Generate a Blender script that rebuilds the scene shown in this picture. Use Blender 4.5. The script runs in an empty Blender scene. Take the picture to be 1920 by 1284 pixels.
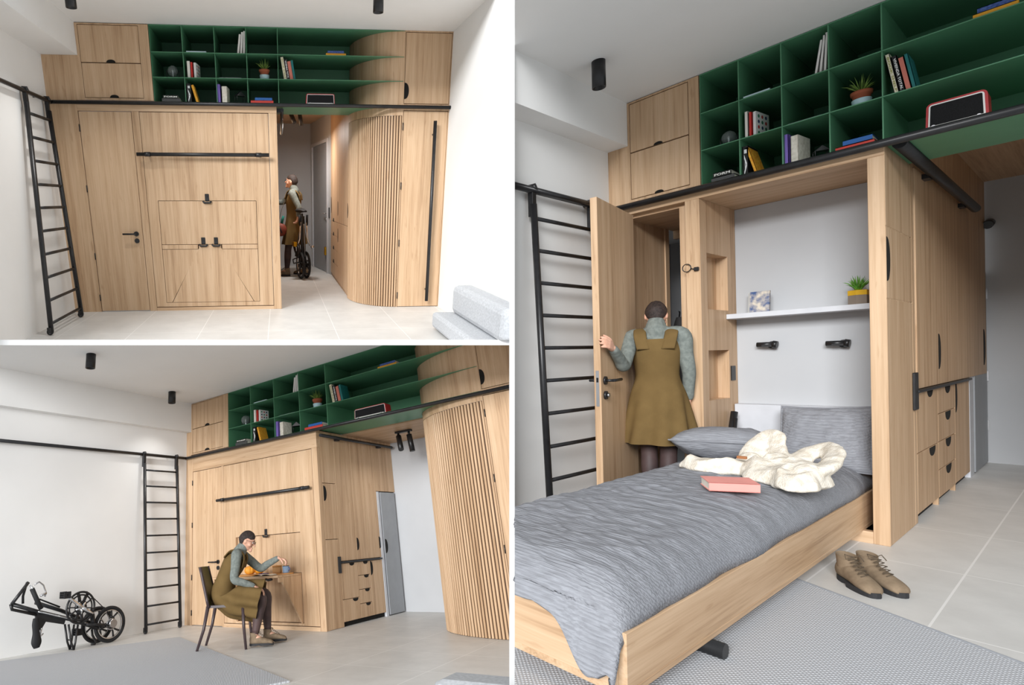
import bpy, bmesh, math, random
from mathutils import Vector, Matrix, noise as mnoise

# ------------------------------------------------------------------ camera, world, light, exposure
scene = bpy.context.scene
COL = scene.collection
FOCAL = 1050.0                      # focal length in pixels of a 1920-wide frame
PX, PY = 620.0, 700.0               # principal point (a shifted lens)
CAM_R = Matrix(((0.574446, 0.006104, 0.81852), (0.817958, 0.03351, -0.574302), (-0.030934, 0.99942, 0.014257)))
EYE = Vector((0.47777, -4.19499, 1.07696))
cd = bpy.data.cameras.new('camera'); cam = bpy.data.objects.new('camera', cd); COL.objects.link(cam)
cd.sensor_width = 36; cd.sensor_fit = 'HORIZONTAL'; cd.lens = 36 * FOCAL / 1920
cd.shift_x = (960 - PX) / 1920; cd.shift_y = (PY - 642) / 1920
cd.clip_start = .02; cd.clip_end = 100
cam.matrix_world = Matrix.Translation(EYE) @ CAM_R.to_4x4()
scene.camera = cam

w = bpy.data.worlds.new('world'); scene.world = w; w.use_nodes = True
w.node_tree.nodes['Background'].inputs[0].default_value = (.93, .97, 1, 1)
w.node_tree.nodes['Background'].inputs[1].default_value = .62

def window_light(name, right, up, back, sx, sy, power, color, aim=(0, 0, -6)):
    # daylight from the tall windows of the room behind the viewer
    l = bpy.data.lights.new(name, 'AREA'); l.shape = 'RECTANGLE'; l.size = sx; l.size_y = sy
    l.energy = power; l.color = color
    o = bpy.data.objects.new(name, l); COL.objects.link(o)
    p = EYE + CAM_R @ Vector((right, up, back)); t = EYE + CAM_R @ Vector(aim)
    o.location = p; o.rotation_euler = (t - p).to_track_quat('-Z', 'Y').to_euler()
    return o
window_light('window_daylight', -10.5, 6.8, 14, 10, 6, 7200, (.98, .99, 1), aim=(0, 0, -5))

scene.view_settings.view_transform = 'Standard'; scene.view_settings.look = 'None'
scene.view_settings.gamma = 1; scene.view_settings.use_curve_mapping = False
scene.view_settings.exposure = 0.0
scene.cycles.max_bounces = 7; scene.cycles.diffuse_bounces = 5
scene.cycles.use_denoising = True

# ------------------------------------------------------------------ the three rooms: rigid poses, metres, z up inside each room
def pose(R, t):
    return Matrix.Translation(t) @ Matrix(R).to_4x4()
POSE = {
    1: pose(((0.50349, -0.82792, 0.24708), (0.86398, 0.4844, -0.13742), (-0.00591, 0.28266, 0.9592)), (-5.23218, -0.90018, 1.75813)),
    2: pose(((0.92321, -0.27297, -0.27051), (0.32022, 0.93559, 0.14877), (0.21247, -0.22397, 0.95115)), (-4.5807, -0.78459, -1.84094)),
    3: Matrix.Identity(4)}
ROOM = {1: [], 2: [], 3: []}
CUR = 1
def set_room(n):
    global CUR
    CUR = n

# ------------------------------------------------------------------ object helpers
def link(o, parent=None):
    COL.objects.link(o)
    if parent is not None: o.parent = parent
    else: ROOM[CUR].append(o)
    return o
def tag(o, label=None, cat=None, group=None, kind=None):
    if label: o['label'] = label
    if cat: o['category'] = cat
    if group: o['group'] = group
    if kind: o['kind'] = kind
    return o
def thing(name, label, cat, loc=(0, 0, 0), rz=0, group=None, rot=None):
    o = bpy.data.objects.new(name, None); link(o)
    o.empty_display_size = .05
    o.location = loc; o.rotation_euler = rot if rot else (0, 0, rz)
    return tag(o, label, cat, group)
def copy_tree(root, loc=None, rz=None, label=None, group=None):
    def rec(o, par):
        c = o.copy(); link(c, par)
        for ch in o.children: rec(ch, c)
        return c
    c = rec(root, None)
    if loc is not None: c.location = loc
    if rz is not None: c.rotation_euler = (0, 0, rz)
    if label: c['label'] = label
    if group: c['group'] = group
    return c

class B:
    """collects shapes and links them as one mesh object"""
    def __init__(s): s.bm = bmesh.new(); s.smooth = False
    def _add(s, vs, fs, m=0, smooth=False):
        bv = [s.bm.verts.new(v) for v in vs]
        out = []
        for f in fs:
            try:
                ff = s.bm.faces.new([bv[i] for i in f]); ff.material_index = m; ff.smooth = smooth; out.append(ff)
            except ValueError: pass
        return bv, out
    def box(s, x0, x1, y0, y1, z0, z1, bev=0, m=0, mat=None):
        if x0 > x1: x0, x1 = x1, x0
        if y0 > y1: y0, y1 = y1, y0
        if z0 > z1: z0, z1 = z1, z0
        vs = [(x, y, z) for x in (x0, x1) for y in (y0, y1) for z in (z0, z1)]
        if mat is not None: vs = [mat @ Vector(v) for v in vs]
        fs = [(0, 1, 3, 2), (4, 6, 7, 5), (0, 4, 5, 1), (2, 3, 7, 6), (0, 2, 6, 4), (1, 5, 7, 3)]
        bv, f = s._add(vs, fs, m)
        if bev:
            es = {e for ff in f for e in ff.edges}
            bmesh.ops.bevel(s.bm, geom=list(es), offset=bev, segments=2 if bev > .004 else 1, affect='EDGES', profile=.5)
        return s
    def tube(s, pts, r, seg=10, m=0, caps=True, closed=False, smooth=True, flat=1.0):
        pts = [Vector(p) for p in pts]; n = len(pts)
        rs = r if isinstance(r, (list, tuple)) else [r] * n
        rings = []; prev = None
        for i, p in enumerate(pts):
            if closed: t = pts[(i + 1) % n] - pts[i - 1]
            elif i == 0: t = pts[1] - pts[0]
            elif i == n - 1: t = pts[-1] - pts[-2]
            else: t = (pts[i + 1] - pts[i]).normalized() + (pts[i] - pts[i - 1]).normalized()
            if t.length < 1e-9: t = Vector((0, 0, 1))
            t.normalize()
            if prev is None:
                a = Vector((0, 0, 1)) if abs(t.z) < .9 else Vector((1, 0, 0))
                u = t.cross(a).normalized()
            else:
                u = prev - t * prev.dot(t)
                u = u.normalized() if u.length > 1e-6 else t.orthogonal().normalized()
            prev = u; v = t.cross(u)
            rings.append([p + (u * math.cos(2 * math.pi * k / seg) + v * math.sin(2 * math.pi * k / seg) * flat) * rs[i] for k in range(seg)])
        vs = [q for rg in rings for q in rg]; fs = []
        for i in range(n if closed else n - 1):
            j = (i + 1) % n
            for k in range(seg):
                fs.append((i * seg + k, i * seg + (k + 1) % seg, j * seg + (k + 1) % seg, j * seg + k))
        bv, f = s._add(vs, fs, m, smooth)
        if caps and not closed:
            for ring in (bv[:seg][::-1], bv[-seg:]):
                try: ff = s.bm.faces.new(ring); ff.material_index = m
                except ValueError: pass
        return s
    def cyl(s, p0, p1, r, seg=16, m=0, r2=None):
        return s.tube([p0, p1], [r, r if r2 is None else r2], seg, m)
    def lathe(s, prof, c=(0, 0, 0), seg=24, m=0, mat=None, smooth=True):
        n = len(prof); vs = []
        for r, z in prof:
            for k in range(seg):
                a = 2 * math.pi * k / seg
                v = Vector((c[0] + r * math.cos(a), c[1] + r * math.sin(a), c[2] + z))
                vs.append(mat @ v if mat is not None else v)
        fs = [(i * seg + k, i * seg + (k + 1) % seg, (i + 1) * seg + (k + 1) % seg, (i + 1) * seg + k) for i in range(n - 1) for k in range(seg)]
        bv, f = s._add(vs, fs, m, smooth)
        for ring, r in ((bv[:seg][::-1], prof[0][0]), (bv[-seg:], prof[-1][0])):
            if r > 1e-5:
                try: s.bm.faces.new(ring).material_index = m
                except ValueError: pass
        return s
    def prism(s, poly, axis, a, b, m=0, smooth=False):
        """poly: 2D outline in the plane across `axis`, extruded from a to b"""
        def P(u, v, h):
            return {'x': (h, u, v), 'y': (u, h, v), 'z': (u, v, h)}[axis]
        n = len(poly); vs = [P(u, v, a) for u, v in poly] + [P(u, v, b) for u, v in poly]
        fs = [tuple(range(n))[::-1], tuple(range(n, 2 * n))]
        bv, f = s._add(vs, fs, m)
        for i in range(n):
            j = (i + 1) % n
            try:
                ff = s.bm.faces.new((bv[i], bv[j], bv[n + j], bv[n + i])); ff.material_index = m; ff.smooth = smooth
            except ValueError: pass
        return s
    def ball(s, c, r, sub=2, m=0, scale=(1, 1, 1), rot=None):
        M = Matrix.Translation(c) @ (rot.to_4x4() if rot is not None else Matrix.Identity(4)) @ Matrix.Diagonal((r * scale[0], r * scale[1], r * scale[2], 1))
        g = bmesh.ops.create_icosphere(s.bm, subdivisions=sub, radius=1, matrix=M)
        for v in g['verts']:
            for f in v.link_faces: f.smooth = True; f.material_index = m
        return s
    def grid(s, fn, nu, nv, m=0, smooth=True, close_u=False):
        """fn(u,v) with u,v in 0..1"""
        vs = [fn(i / nu, j / nv) for i in range(nu if close_u else nu + 1) for j in range(nv + 1)]
        nu2 = nu
        fs = []
        for i in range(nu2):
            i2 = (i + 1) % nu if close_u else i + 1
            for j in range(nv):
                fs.append((i * (nv + 1) + j, i2 * (nv + 1) + j, i2 * (nv + 1) + j + 1, i * (nv + 1) + j + 1))
        s._add(vs, fs, m, smooth); return s
    def xf(s, M):
        bmesh.ops.transform(s.bm, matrix=M, verts=s.bm.verts[:]); return s
    def obj(s, name, mat, parent=None, fix=True):
        if fix: bmesh.ops.recalc_face_normals(s.bm, faces=s.bm.faces[:])
        me = bpy.data.meshes.new(name); s.bm.to_mesh(me); s.bm.free()
        for mm in (mat if isinstance(mat, (list, tuple)) else [mat]): me.materials.append(mm)
        o = bpy.data.objects.new(name, me)
        return link(o, parent)

def struct(name, b, mat, label=None):
    o = b.obj(name, mat); o['kind'] = 'structure'
    if label: o['label'] = label
    return o
def text_mesh(name, s, size, M, mat, parent, width=None, depth=.0004, bold=False):
    """real lettering: a font outline turned to a mesh, scaled to `width`"""
    cu = bpy.data.curves.new(name, 'FONT'); cu.body = s; cu.size = size; cu.extrude = depth
    cu.align_x = 'CENTER'; cu.align_y = 'CENTER'; cu.resolution_u = 2
    if bold: cu.offset = size * .018
    t = bpy.data.objects.new(name, cu); COL.objects.link(t)
    bpy.context.view_layer.update()
    me = bpy.data.meshes.new_from_object(t.evaluated_get(bpy.context.evaluated_depsgraph_get()))
    wd = t.dimensions.x or 1
    bpy.data.objects.remove(t); bpy.data.curves.remove(cu)
    k = width / wd if width else 1
    me.transform(M @ Matrix.Diagonal((k, k if width and k < 1 else 1, 1, 1)))
    me.materials.clear(); me.materials.append(mat)
    return link(bpy.data.objects.new(name, me), parent)

# ------------------------------------------------------------------ materials
def new_mat(name, color=(.8, .8, .8), rough=.5, metal=0, spec=.5):
    m = bpy.data.materials.new(name); m.use_nodes = True
    b = m.node_tree.nodes['Principled BSDF']
    b.inputs['Base Color'].default_value = (*color, 1); b.inputs['Roughness'].default_value = rough
    b.inputs['Metallic'].default_value = metal; b.inputs['Specular IOR Level'].default_value = spec
    return m
def N(m, t, **kw):
    n = m.node_tree.nodes.new(t)
    for k, v in kw.items(): setattr(n, k, v)
    return n
def L(m, a, b): m.node_tree.links.new(a, b)
def bsdf(m): return m.node_tree.nodes['Principled BSDF']
def ramp(m, stops):
    r = N(m, 'ShaderNodeValToRGB'); e = r.color_ramp.elements
    while len(e) < len(stops): e.new(.5)
    for el, (p, c) in zip(e, stops): el.position = p; el.color = (*c, 1)
    return r
def srgb(r, g, b):
    f = lambda c: (c / 255 / 12.92) if c / 255 <= .04045 else ((c / 255 + .055) / 1.055) ** 2.4
    return (f(r), f(g), f(b))
def oak(name, grain, lo=(163, 131, 100), mid=(190, 158, 125), hi=(205, 175, 143), rough=.5):
    """oak veneer: fine streaks and flecks running along axis `grain`"""
    m = new_mat(name, rough=rough, spec=.3)
    tc = N(m, 'ShaderNodeTexCoord'); oi = N(m, 'ShaderNodeObjectInfo')
    off = N(m, 'ShaderNodeVectorMath', operation='SCALE'); off.inputs[0].default_value = (7.3, 3.1, 5.7); L(m, oi.outputs['Random'], off.inputs['Scale'])
    ad = N(m, 'ShaderNodeVectorMath', operation='ADD'); L(m, tc.outputs['Object'], ad.inputs[0]); L(m, off.outputs[0], ad.inputs[1])
    def mapped(across, along):
        mp = N(m, 'ShaderNodeMapping'); sc = [across] * 3; sc['xyz'.index(grain)] = along
        mp.inputs['Scale'].default_value = sc; L(m, ad.outputs[0], mp.inputs['Vector']); return mp
    a = N(m, 'ShaderNodeTexNoise'); a.inputs['Scale'].default_value = 1; a.inputs['Detail'].default_value = 5; a.inputs['Roughness'].default_value = .62
    L(m, mapped(16, .55).outputs[0], a.inputs['Vector'])
    f = N(m, 'ShaderNodeTexNoise'); f.inputs['Scale'].default_value = 1; f.inputs['Detail'].default_value = 3
    L(m, mapped(110, 3.2).outputs[0], f.inputs['Vector'])
    mx = N(m, 'ShaderNodeMix', data_type='FLOAT'); mx.inputs[0].default_value = .33
    L(m, a.outputs['Fac'], mx.inputs[2]); L(m, f.outputs['Fac'], mx.inputs[3])
    r = ramp(m, [(.33, srgb(*lo)), (.46, srgb(*mid)), (.62, srgb(*hi))]); L(m, mx.outputs[0], r.inputs[0])
    k = N(m, 'ShaderNodeTexNoise'); k.inputs['Scale'].default_value = 1; k.inputs['Detail'].default_value = 2; L(m, mapped(30, 5).outputs[0], k.inputs['Vector'])
    kr = ramp(m, [(.66, (1, 1, 1)), (.76, (.70, .62, .54))]); L(m, k.outputs['Fac'], kr.inputs[0])
    mu = N(m, 'ShaderNodeMix', data_type='RGBA', blend_type='MULTIPLY'); mu.inputs[0].default_value = .55
    L(m, r.outputs[0], mu.inputs[6]); L(m, kr.outputs[0], mu.inputs[7]); L(m, mu.outputs[2], bsdf(m).inputs['Base Color'])
    bp = N(m, 'ShaderNodeBump'); bp.inputs['Strength'].default_value = .06; bp.inputs['Distance'].default_value = .002
    L(m, mx.outputs[0], bp.inputs['Height']); L(m, bp.outputs[0], bsdf(m).inputs['Normal'])
    return m
def mottled(name, c0, c1, scale=3, rough=.6, bump=0, bscale=200, spec=.4, detail=4):
    m = new_mat(name, rough=rough, spec=spec); tc = N(m, 'ShaderNodeTexCoord')
    n = N(m, 'ShaderNodeTexNoise'); n.inputs['Scale'].default_value = scale; n.inputs['Detail'].default_value = detail
    L(m, tc.outputs['Object'], n.inputs['Vector'])
    r = ramp(m, [(.35, c0), (.65, c1)]); L(m, n.outputs['Fac'], r.inputs[0]); L(m, r.outputs[0], bsdf(m).inputs['Base Color'])
    if bump:
        n2 = N(m, 'ShaderNodeTexNoise'); n2.inputs['Scale'].default_value = bscale; n2.inputs['Detail'].default_value = 2
        L(m, tc.outputs['Object'], n2.inputs['Vector'])
        bp = N(m, 'ShaderNodeBump'); bp.inputs['Strength'].default_value = bump; bp.inputs['Distance'].default_value = .004
        L(m, n2.outputs['Fac'], bp.inputs['Height']); L(m, bp.outputs[0], bsdf(m).inputs['Normal'])
    return m
def flat(name, rgb, rough=.6, metal=0, spec=.4):
    """a single paint or print colour with a barely visible tooth"""
    c = srgb(*rgb)
    m = mottled(name, tuple(x * .96 for x in c), tuple(min(1, x * 1.03) for x in c), scale=9, rough=rough, spec=spec)
    bsdf(m).inputs['Metallic'].default_value = metal
    return m

OAK = oak('oak_upright', 'z'); OAKX = oak('oak_lengthwise', 'x'); OAKY = oak('oak_inward', 'y')
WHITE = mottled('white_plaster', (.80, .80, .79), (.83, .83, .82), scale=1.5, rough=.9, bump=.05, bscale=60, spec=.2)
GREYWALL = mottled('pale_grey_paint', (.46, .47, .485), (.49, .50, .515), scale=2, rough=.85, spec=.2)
GREEN = mottled('green_lacquer', srgb(80, 133, 100), srgb(84, 138, 104), scale=3, rough=.42, spec=.4)
BLACK = mottled('black_steel', srgb(24, 24, 26), srgb(32, 32, 34), scale=20, rough=.38, spec=.5)
DARK = mottled('shadow_gap_black', srgb(16, 14, 12), srgb(22, 19, 16), scale=5, rough=.9)  # near-black that stands for shade in joints, notches and hollow openings
SLATSHADE = oak('oak_shade_between_slats', 'z', (60, 42, 28), (78, 56, 38), (92, 68, 46))  # oak copy with the shade between the slats put into its colour
STEEL = flat('brushed_steel', (190, 190, 192), .3, 1)
CHROME = flat('polished_silver', (225, 226, 228), .15, 1)
GREYDOOR = flat('grey_door_paint', (150, 153, 157), .5)
LIGHTGREY = flat('light_grey_paint', (200, 202, 207), .6)
BRASS = flat('brass', (196, 150, 40), .3, 1)

def tile_floor(w, h, ox, oy):
    m = new_mat('porcelain_tiles', rough=.42, spec=.4); tc = N(m, 'ShaderNodeTexCoord')
    br = N(m, 'ShaderNodeTexBrick'); br.offset = 0; br.inputs['Scale'].default_value = 1
    br.inputs['Brick Width'].default_value = w; br.inputs['Row Height'].default_value = h
    br.inputs['Mortar Size'].default_value = .004; br.inputs['Mortar Smooth'].default_value = .1
    mp = N(m, 'ShaderNodeMapping'); mp.inputs['Location'].default_value = (ox, oy, 0); L(m, tc.outputs['Object'], mp.inputs[0]); L(m, mp.outputs[0], br.inputs['Vector'])
    n = N(m, 'ShaderNodeTexNoise'); n.inputs['Scale'].default_value = 3; n.inputs['Detail'].default_value = 8; n.inputs['Roughness'].default_value = .65
    L(m, tc.outputs['Object'], n.inputs['Vector'])
    r = ramp(m, [(.3, srgb(200, 199, 196)), (.7, srgb(217, 216, 213))]); L(m, n.outputs['Fac'], r.inputs[0])
    L(m, r.outputs[0], br.inputs['Color1']); L(m, r.outputs[0], br.inputs['Color2']); br.inputs['Mortar'].default_value = (*srgb(232, 231, 229), 1)
    L(m, br.outputs['Color'], bsdf(m).inputs['Base Color'])
    return m
TILES = {1: tile_floor(.65, .85, .1, .3), 2: tile_floor(.72, .62, .2, .1), 3: tile_floor(.425, .86, .395, .27)}
def woven(name, c0, c1, s, bump=.6, rough=.95, rot=.785):
    m = new_mat(name, rough=rough, spec=.1); tc = N(m, 'ShaderNodeTexCoord'); hs = []
    for a in (rot, rot + math.pi / 2):
        mp = N(m, 'ShaderNodeMapping'); mp.inputs['Rotation'].default_value = (0, 0, a); L(m, tc.outputs['Object'], mp.inputs[0])
        wv = N(m, 'ShaderNodeTexWave'); wv.inputs['Scale'].default_value = s; wv.inputs['Distortion'].default_value = .6; wv.inputs['Detail'].default_value = 1
        L(m, mp.outputs[0], wv.inputs['Vector']); hs.append(wv.outputs['Fac'])
    mu = N(m, 'ShaderNodeMath', operation='MULTIPLY'); L(m, hs[0], mu.inputs[0]); L(m, hs[1], mu.inputs[1])
    r = ramp(m, [(0, c0), (.6, c1)]); L(m, mu.outputs[0], r.inputs[0]); L(m, r.outputs[0], bsdf(m).inputs['Base Color'])
    bp = N(m, 'ShaderNodeBump'); bp.inputs['Strength'].default_value = bump; bp.inputs['Distance'].default_value = .006
    L(m, mu.outputs[0], bp.inputs['Height']); L(m, bp.outputs[0], bsdf(m).inputs['Normal'])
    return m
RUG = woven('braided_wool_rug', srgb(166, 168, 172), srgb(212, 214, 218), 26, bump=.45)
def seersucker():
    m = new_mat('grey_seersucker', rough=.9, spec=.1); tc = N(m, 'ShaderNodeTexCoord')
    mp = N(m, 'ShaderNodeMapping'); mp.inputs['Scale'].default_value = (.06, 1, 1); L(m, tc.outputs['Object'], mp.inputs[0])
    wv = N(m, 'ShaderNodeTexWave'); wv.bands_direction = 'DIAGONAL'; wv.inputs['Scale'].default_value = 34; wv.inputs['Distortion'].default_value = 6; wv.inputs['Detail'].default_value = 3; wv.inputs['Detail Scale'].default_value = 3
    L(m, mp.outputs[0], wv.inputs['Vector'])
    n = N(m, 'ShaderNodeTexNoise'); n.inputs['Scale'].default_value = 40; n.inputs['Detail'].default_value = 5
    mp3 = N(m, 'ShaderNodeMapping'); mp3.inputs['Scale'].default_value = (.5, 2.2, 2.2); L(m, tc.outputs['Object'], mp3.inputs[0]); L(m, mp3.outputs[0], n.inputs['Vector'])
    mx = N(m, 'ShaderNodeMix', data_type='FLOAT'); mx.inputs[0].default_value = .74; L(m, wv.outputs['Fac'], mx.inputs[2]); L(m, n.outputs['Fac'], mx.inputs[3])
    r = ramp(m, [(.25, srgb(128, 129, 134)), (.7, srgb(149, 151, 157))]); L(m, mx.outputs[0], r.inputs[0]); L(m, r.outputs[0], bsdf(m).inputs['Base Color'])
    bp = N(m, 'ShaderNodeBump'); bp.inputs['Strength'].default_value = .8; bp.inputs['Distance'].default_value = .006
    L(m, mx.outputs[0], bp.inputs['Height']); L(m, bp.outputs[0], bsdf(m).inputs['Normal'])
    return m
SEER = seersucker()
SOFA = mottled('pale_grey_upholstery', srgb(176, 179, 183), srgb(194, 197, 201), scale=60, rough=.95, bump=.3, bscale=350, spec=.1)
FLEECE = mottled('cream_fleece', srgb(212, 202, 186), srgb(236, 229, 217), scale=30, rough=1, bump=1.0, bscale=120, spec=.05)
SKIN = mottled('skin', srgb(205, 156, 132), srgb(216, 168, 144), scale=12, rough=.5)
HAIR = mottled('dark_brown_hair', srgb(34, 27, 25), srgb(58, 46, 42), scale=60, rough=.7, bump=.8, bscale=160)
OLIVE = mottled('olive_jersey', srgb(104, 84, 52), srgb(112, 91, 57), scale=9, rough=.9, bump=.15, bscale=250, spec=.1)
JUMPER = mottled('grey_green_knit', srgb(108, 114, 110), srgb(128, 134, 129), scale=40, rough=.9, bump=.25, bscale=260, spec=.1)
TIGHTS = mottled('sheer_dark_tights', srgb(58, 46, 46), srgb(84, 66, 64), scale=5, rough=.6)
SUEDE = mottled('tan_suede', srgb(118, 102, 84), srgb(140, 122, 101), scale=22, rough=.95, bump=.2, bscale=300, spec=.1)
SOLE = flat('dark_rubber', (42, 42, 44), .7)
LACE = flat('brown_lace', (86, 74, 60), .9)
TERRA = flat('terracotta', (156, 84, 56), .8)
PALEBLUE = flat('pale_blue_glaze', (176, 206, 214), .4)
LEAF = mottled('succulent_green', srgb(82, 112, 44), srgb(132, 158, 74), scale=25, rough=.5)
LEAF2 = mottled('bright_succulent', srgb(58, 116, 34), srgb(112, 168, 58), scale=25, rough=.5)
PAPER = flat('book_pages', (232, 226, 212), .9)
# ------------------------------------------------------------------ room shells and built-in joinery (all three rooms are the same flat)
VIEW = {1: 'in upper left view', 2: 'in lower left view', 3: 'in right view'}
def V(s): return s + ' ' + VIEW[CUR]

def curve_pts(p, n, inset=0.0, t0=0, t1=90):
    rx, ry = p['rx'] - inset, p['ry'] - inset
    out = []
    for i in range(n + 1):
        t = math.radians(t0 + (t1 - t0) * i / n)
        out.append((p['cx'] - rx * math.sin(t), p['ry'] - ry * math.cos(t)))
    return out

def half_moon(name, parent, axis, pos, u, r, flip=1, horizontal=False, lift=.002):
    """half-round finger notch as a thin black plate, painted for its shaded hollow; lies in the plane across `axis`"""
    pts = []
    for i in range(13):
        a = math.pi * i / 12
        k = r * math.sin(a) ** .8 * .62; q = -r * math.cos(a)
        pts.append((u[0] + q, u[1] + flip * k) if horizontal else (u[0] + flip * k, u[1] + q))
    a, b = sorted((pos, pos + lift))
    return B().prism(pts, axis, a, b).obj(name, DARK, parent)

def oak_frame(p, label, side=True):
    t = thing('oak_surround', label, 'frame')
    y1 = .07
    b = B().box(p['L'], p['xd0'] - .006, 0, y1, 0, p['zr'] + .03)
    b.box(p['L'], p['l'], 0, y1, p['zr'] + .03, p['zs']); b.obj('filler_panel', OAK, t)
    for x0, x1 in ((p['xd1'] + .005, p['xb0'] - .005), (p['xb1'] + .005, p['B'])):
        B().box(x0, x1, 0, y1, 0, p['zd'] + .006, .002).obj('post', OAK, t)
    B().box(p['xd0'] - .006, p['B'], 0, y1, p['zd'] + .007, p['rows'][3] - .01, .002).obj('top_beam', OAKX, t)
    B().box(p['xb0'] - .004, p['xb1'] + .004, 0, y1, 0, p['zb'] - .008).obj('plinth', OAKX, t)
    if side:
        B().box(p['B'] - .04, p['B'], y1, p['k'], 0, p['rows'][3] - .02).box(p['B'] - .04, p['B'], p['ds'] + .02, p['k'], p['rows'][3] - .02, p['wc'] - .01).obj('side_panel', OAK, t)
    return t

def hinge(parent, x, z, h=.07):
    B().cyl((x, -.006, z - h / 2), (x, -.006, z + h / 2), .006, 8).obj('hinge', BLACK, parent)

def closet_door(p):
    d = B().box(p['xd0'], p['xd1'], .003, .045, .008, p['zd'], .002).obj('door_1', OAK)
    d['kind'] = 'structure'; d['label'] = V('oak flush door left of the folded wall bed')
    x, z = p['xd1'] - .065, p['zh']
    b = B().cyl((x, .003, z), (x, -.012, z), .026, 20); b.cyl((x, -.012, z), (x, -.055, z), .011, 12)
    b.tube([(x, -.05, z), (x - .03, -.055, z), (x - .135, -.055, z)], .010, 10); b.obj('handle', BLACK, d)
    b = B().cyl((x, .003, z - .075), (x, -.010, z - .075), .026, 20); b.box(x - .004, x + .004, -.012, -.009, z - .085, z - .065); b.obj('lock', BLACK, d)
    for zz in (.16, .62, 1.33, 1.93): hinge(d, p['xd0'] - .003, zz * p['zd'] / 2.09)
    return d

def wall_bed(p, table_open=False, label=''):
    t = thing('folding_wall_bed', label, 'bed')
    x0, x1, zt = p['xb0'], p['xb1'], p['zd']
    fx0, fx1, fz1, fz0, lz0 = p['fx0'], p['fx1'], p['fz1'], p['fz0'], p['lz0']
    g = .0045
    def strip(b, x, xx, z, zz):
        b.box(x, xx, .002, .045, z, zz)
    # the face of the bed with the outline of the fold-out table and its two legs let into it
    b = B()
    strip(b, x0, x1, fz1 + g, zt); strip(b, x0, fx0 - g, p['zb'], fz1 + g); strip(b, fx1 + g, x1, p['zb'], fz1 + g)
    strip(b, fx0 - g, fx1 + g, p['zb'], lz0 - g)
    m0, m1 = p['mx0'], p['mx1']                     # inner tops of the two legs
    zl = fz0 - .055                                 # shoulder of the legs
    if not table_open:
        strip(b, fx0, m0 - g, zl + g, fz0 - g); strip(b, m1 + g, fx1, zl + g, fz0 - g)
        b.prism([(fx0 + .06 + g * 1.6, lz0), (fx1 - .06 - g * 1.6, lz0), (m1 - g * 1.6, fz0 - .04), (m1 - g * 1.6, fz0 - g), (m0 + g * 1.6, fz0 - g), (m0 + g * 1.6, fz0 - .04)], 'y', .002, .045)
    b.obj('bed_face', OAK, t)
    B().box(x0 - .003, x1 + .003, .046, .06, p['zb'] - .006, zt + .004).obj('backing', DARK, t)  # black sheet behind the joints, painted for their shade
    if not table_open:
        B().box(fx0, fx1, .002, .045, fz0, fz1, .0015).obj('table_flap', OAK, t)
        B().prism([(fx0, lz0), (fx0 + .06, lz0), (m0, fz0 - .06), (m0, zl), (fx0, zl)], 'y', .002, .045).obj('table_leg', OAK, t)
        B().prism([(fx1, lz0), (fx1, zl), (m1, zl), (m1, fz0 - .06), (fx1 - .06, lz0)], 'y', .002, .045).obj('table_leg', OAK, t)
    else:
        B().box(fx0 + .002, fx1 - .002, .03, .0455, fz0 + .002, fz1 - .002).obj('recess_panel', OAK, t)
        B().box(fx0 + .002, fx1 - .002, .03, .0455, lz0 + .002, fz0 - .002).obj('recess_panel', OAK, t)
    def latch(x, z):
        b = B().box(x - .022, x + .022, -.008, .004, z, z + .075, .004)
        b.tube([(x - .045, -.010, z), (x - .03, -.014, z - .018), (x + .03, -.014, z - .018), (x + .045, -.010, z)], .011, 8)
        b.cyl((x, -.008, z + .05), (x, -.016, z + .05), .008, 10); return b.obj('latch', BLACK, t)
    latch((m0 + m1) / 2, fz1)
    if not table_open:
        latch(m0 + .06, fz0); latch(m1 - .06, fz0)
    # round grab rail across the bed, it becomes the foot when the bed is down
    zr = p['zg']
    h = B().tube([(x0 - .05, -.075, zr), (x1, -.075, zr)], .019, 16).obj('grab_rail', BLACK, t)
    for x in (x0 + .06, x1 - .11):
        b = B().cyl((x, .003, zr), (x, -.075, zr), .012, 12); b.tube([(x - .03, -.075, zr), (x + .03, -.075, zr)], .023, 14); b.obj('bracket', BLACK, t)
    return t

def overhead_cabinet(p):
    t = thing('overhead_cabinet', V('oak overhead cabinet with two flap doors above the rail'), 'cabinet')
    x0, x1, z0, z1 = p['l'], p['a'] - .006, p['rows'][3] + .01, p['T'] - .006
    dx0, dx1 = x0 + .03 * p['sx'], x1 - .10 * p['sx']; zm = (z0 + z1) / 2 - .005
    b = B().box(x0, dx0 - .004, 0, .5, z0, z1); b.box(dx1 + .004, x1, 0, .5, z0, z1); b.box(dx0 - .004, dx1 + .004, 0, .5, z1 - .012, z1)
    b.box(dx0 - .004, dx1 + .004, 0, .5, z0, z0 + .018); b.obj('carcass', OAK, t)
    B().box(dx0 - .004, dx1 + .004, .05, .48, z0 + .018, z1 - .012).obj('interior', DARK, t)
    for a, c in ((zm + .004, z1 - .017), (z0 + .023, zm - .004)):
        d = B().box(dx0, dx1, -.001, .03, a, c, .0015).obj('door', OAK, t)
        half_moon('finger_notch', d, 'y', -.001, ((dx0 + dx1) / 2 + .0, a - .002), .045 * p['sx'], 1, True, -.0025)
    return t

def shelf_poly(p, x0=None, depth=None):
    d = depth or p['ds']
    pts = [(x0 if x0 is not None else p['a'], 0.004)] + curve_pts(p, 20, -.004)
    return pts + [(p['cx'] - p['rx'] - .004, d), (x0 if x0 is not None else p['a'], d)]

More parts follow.
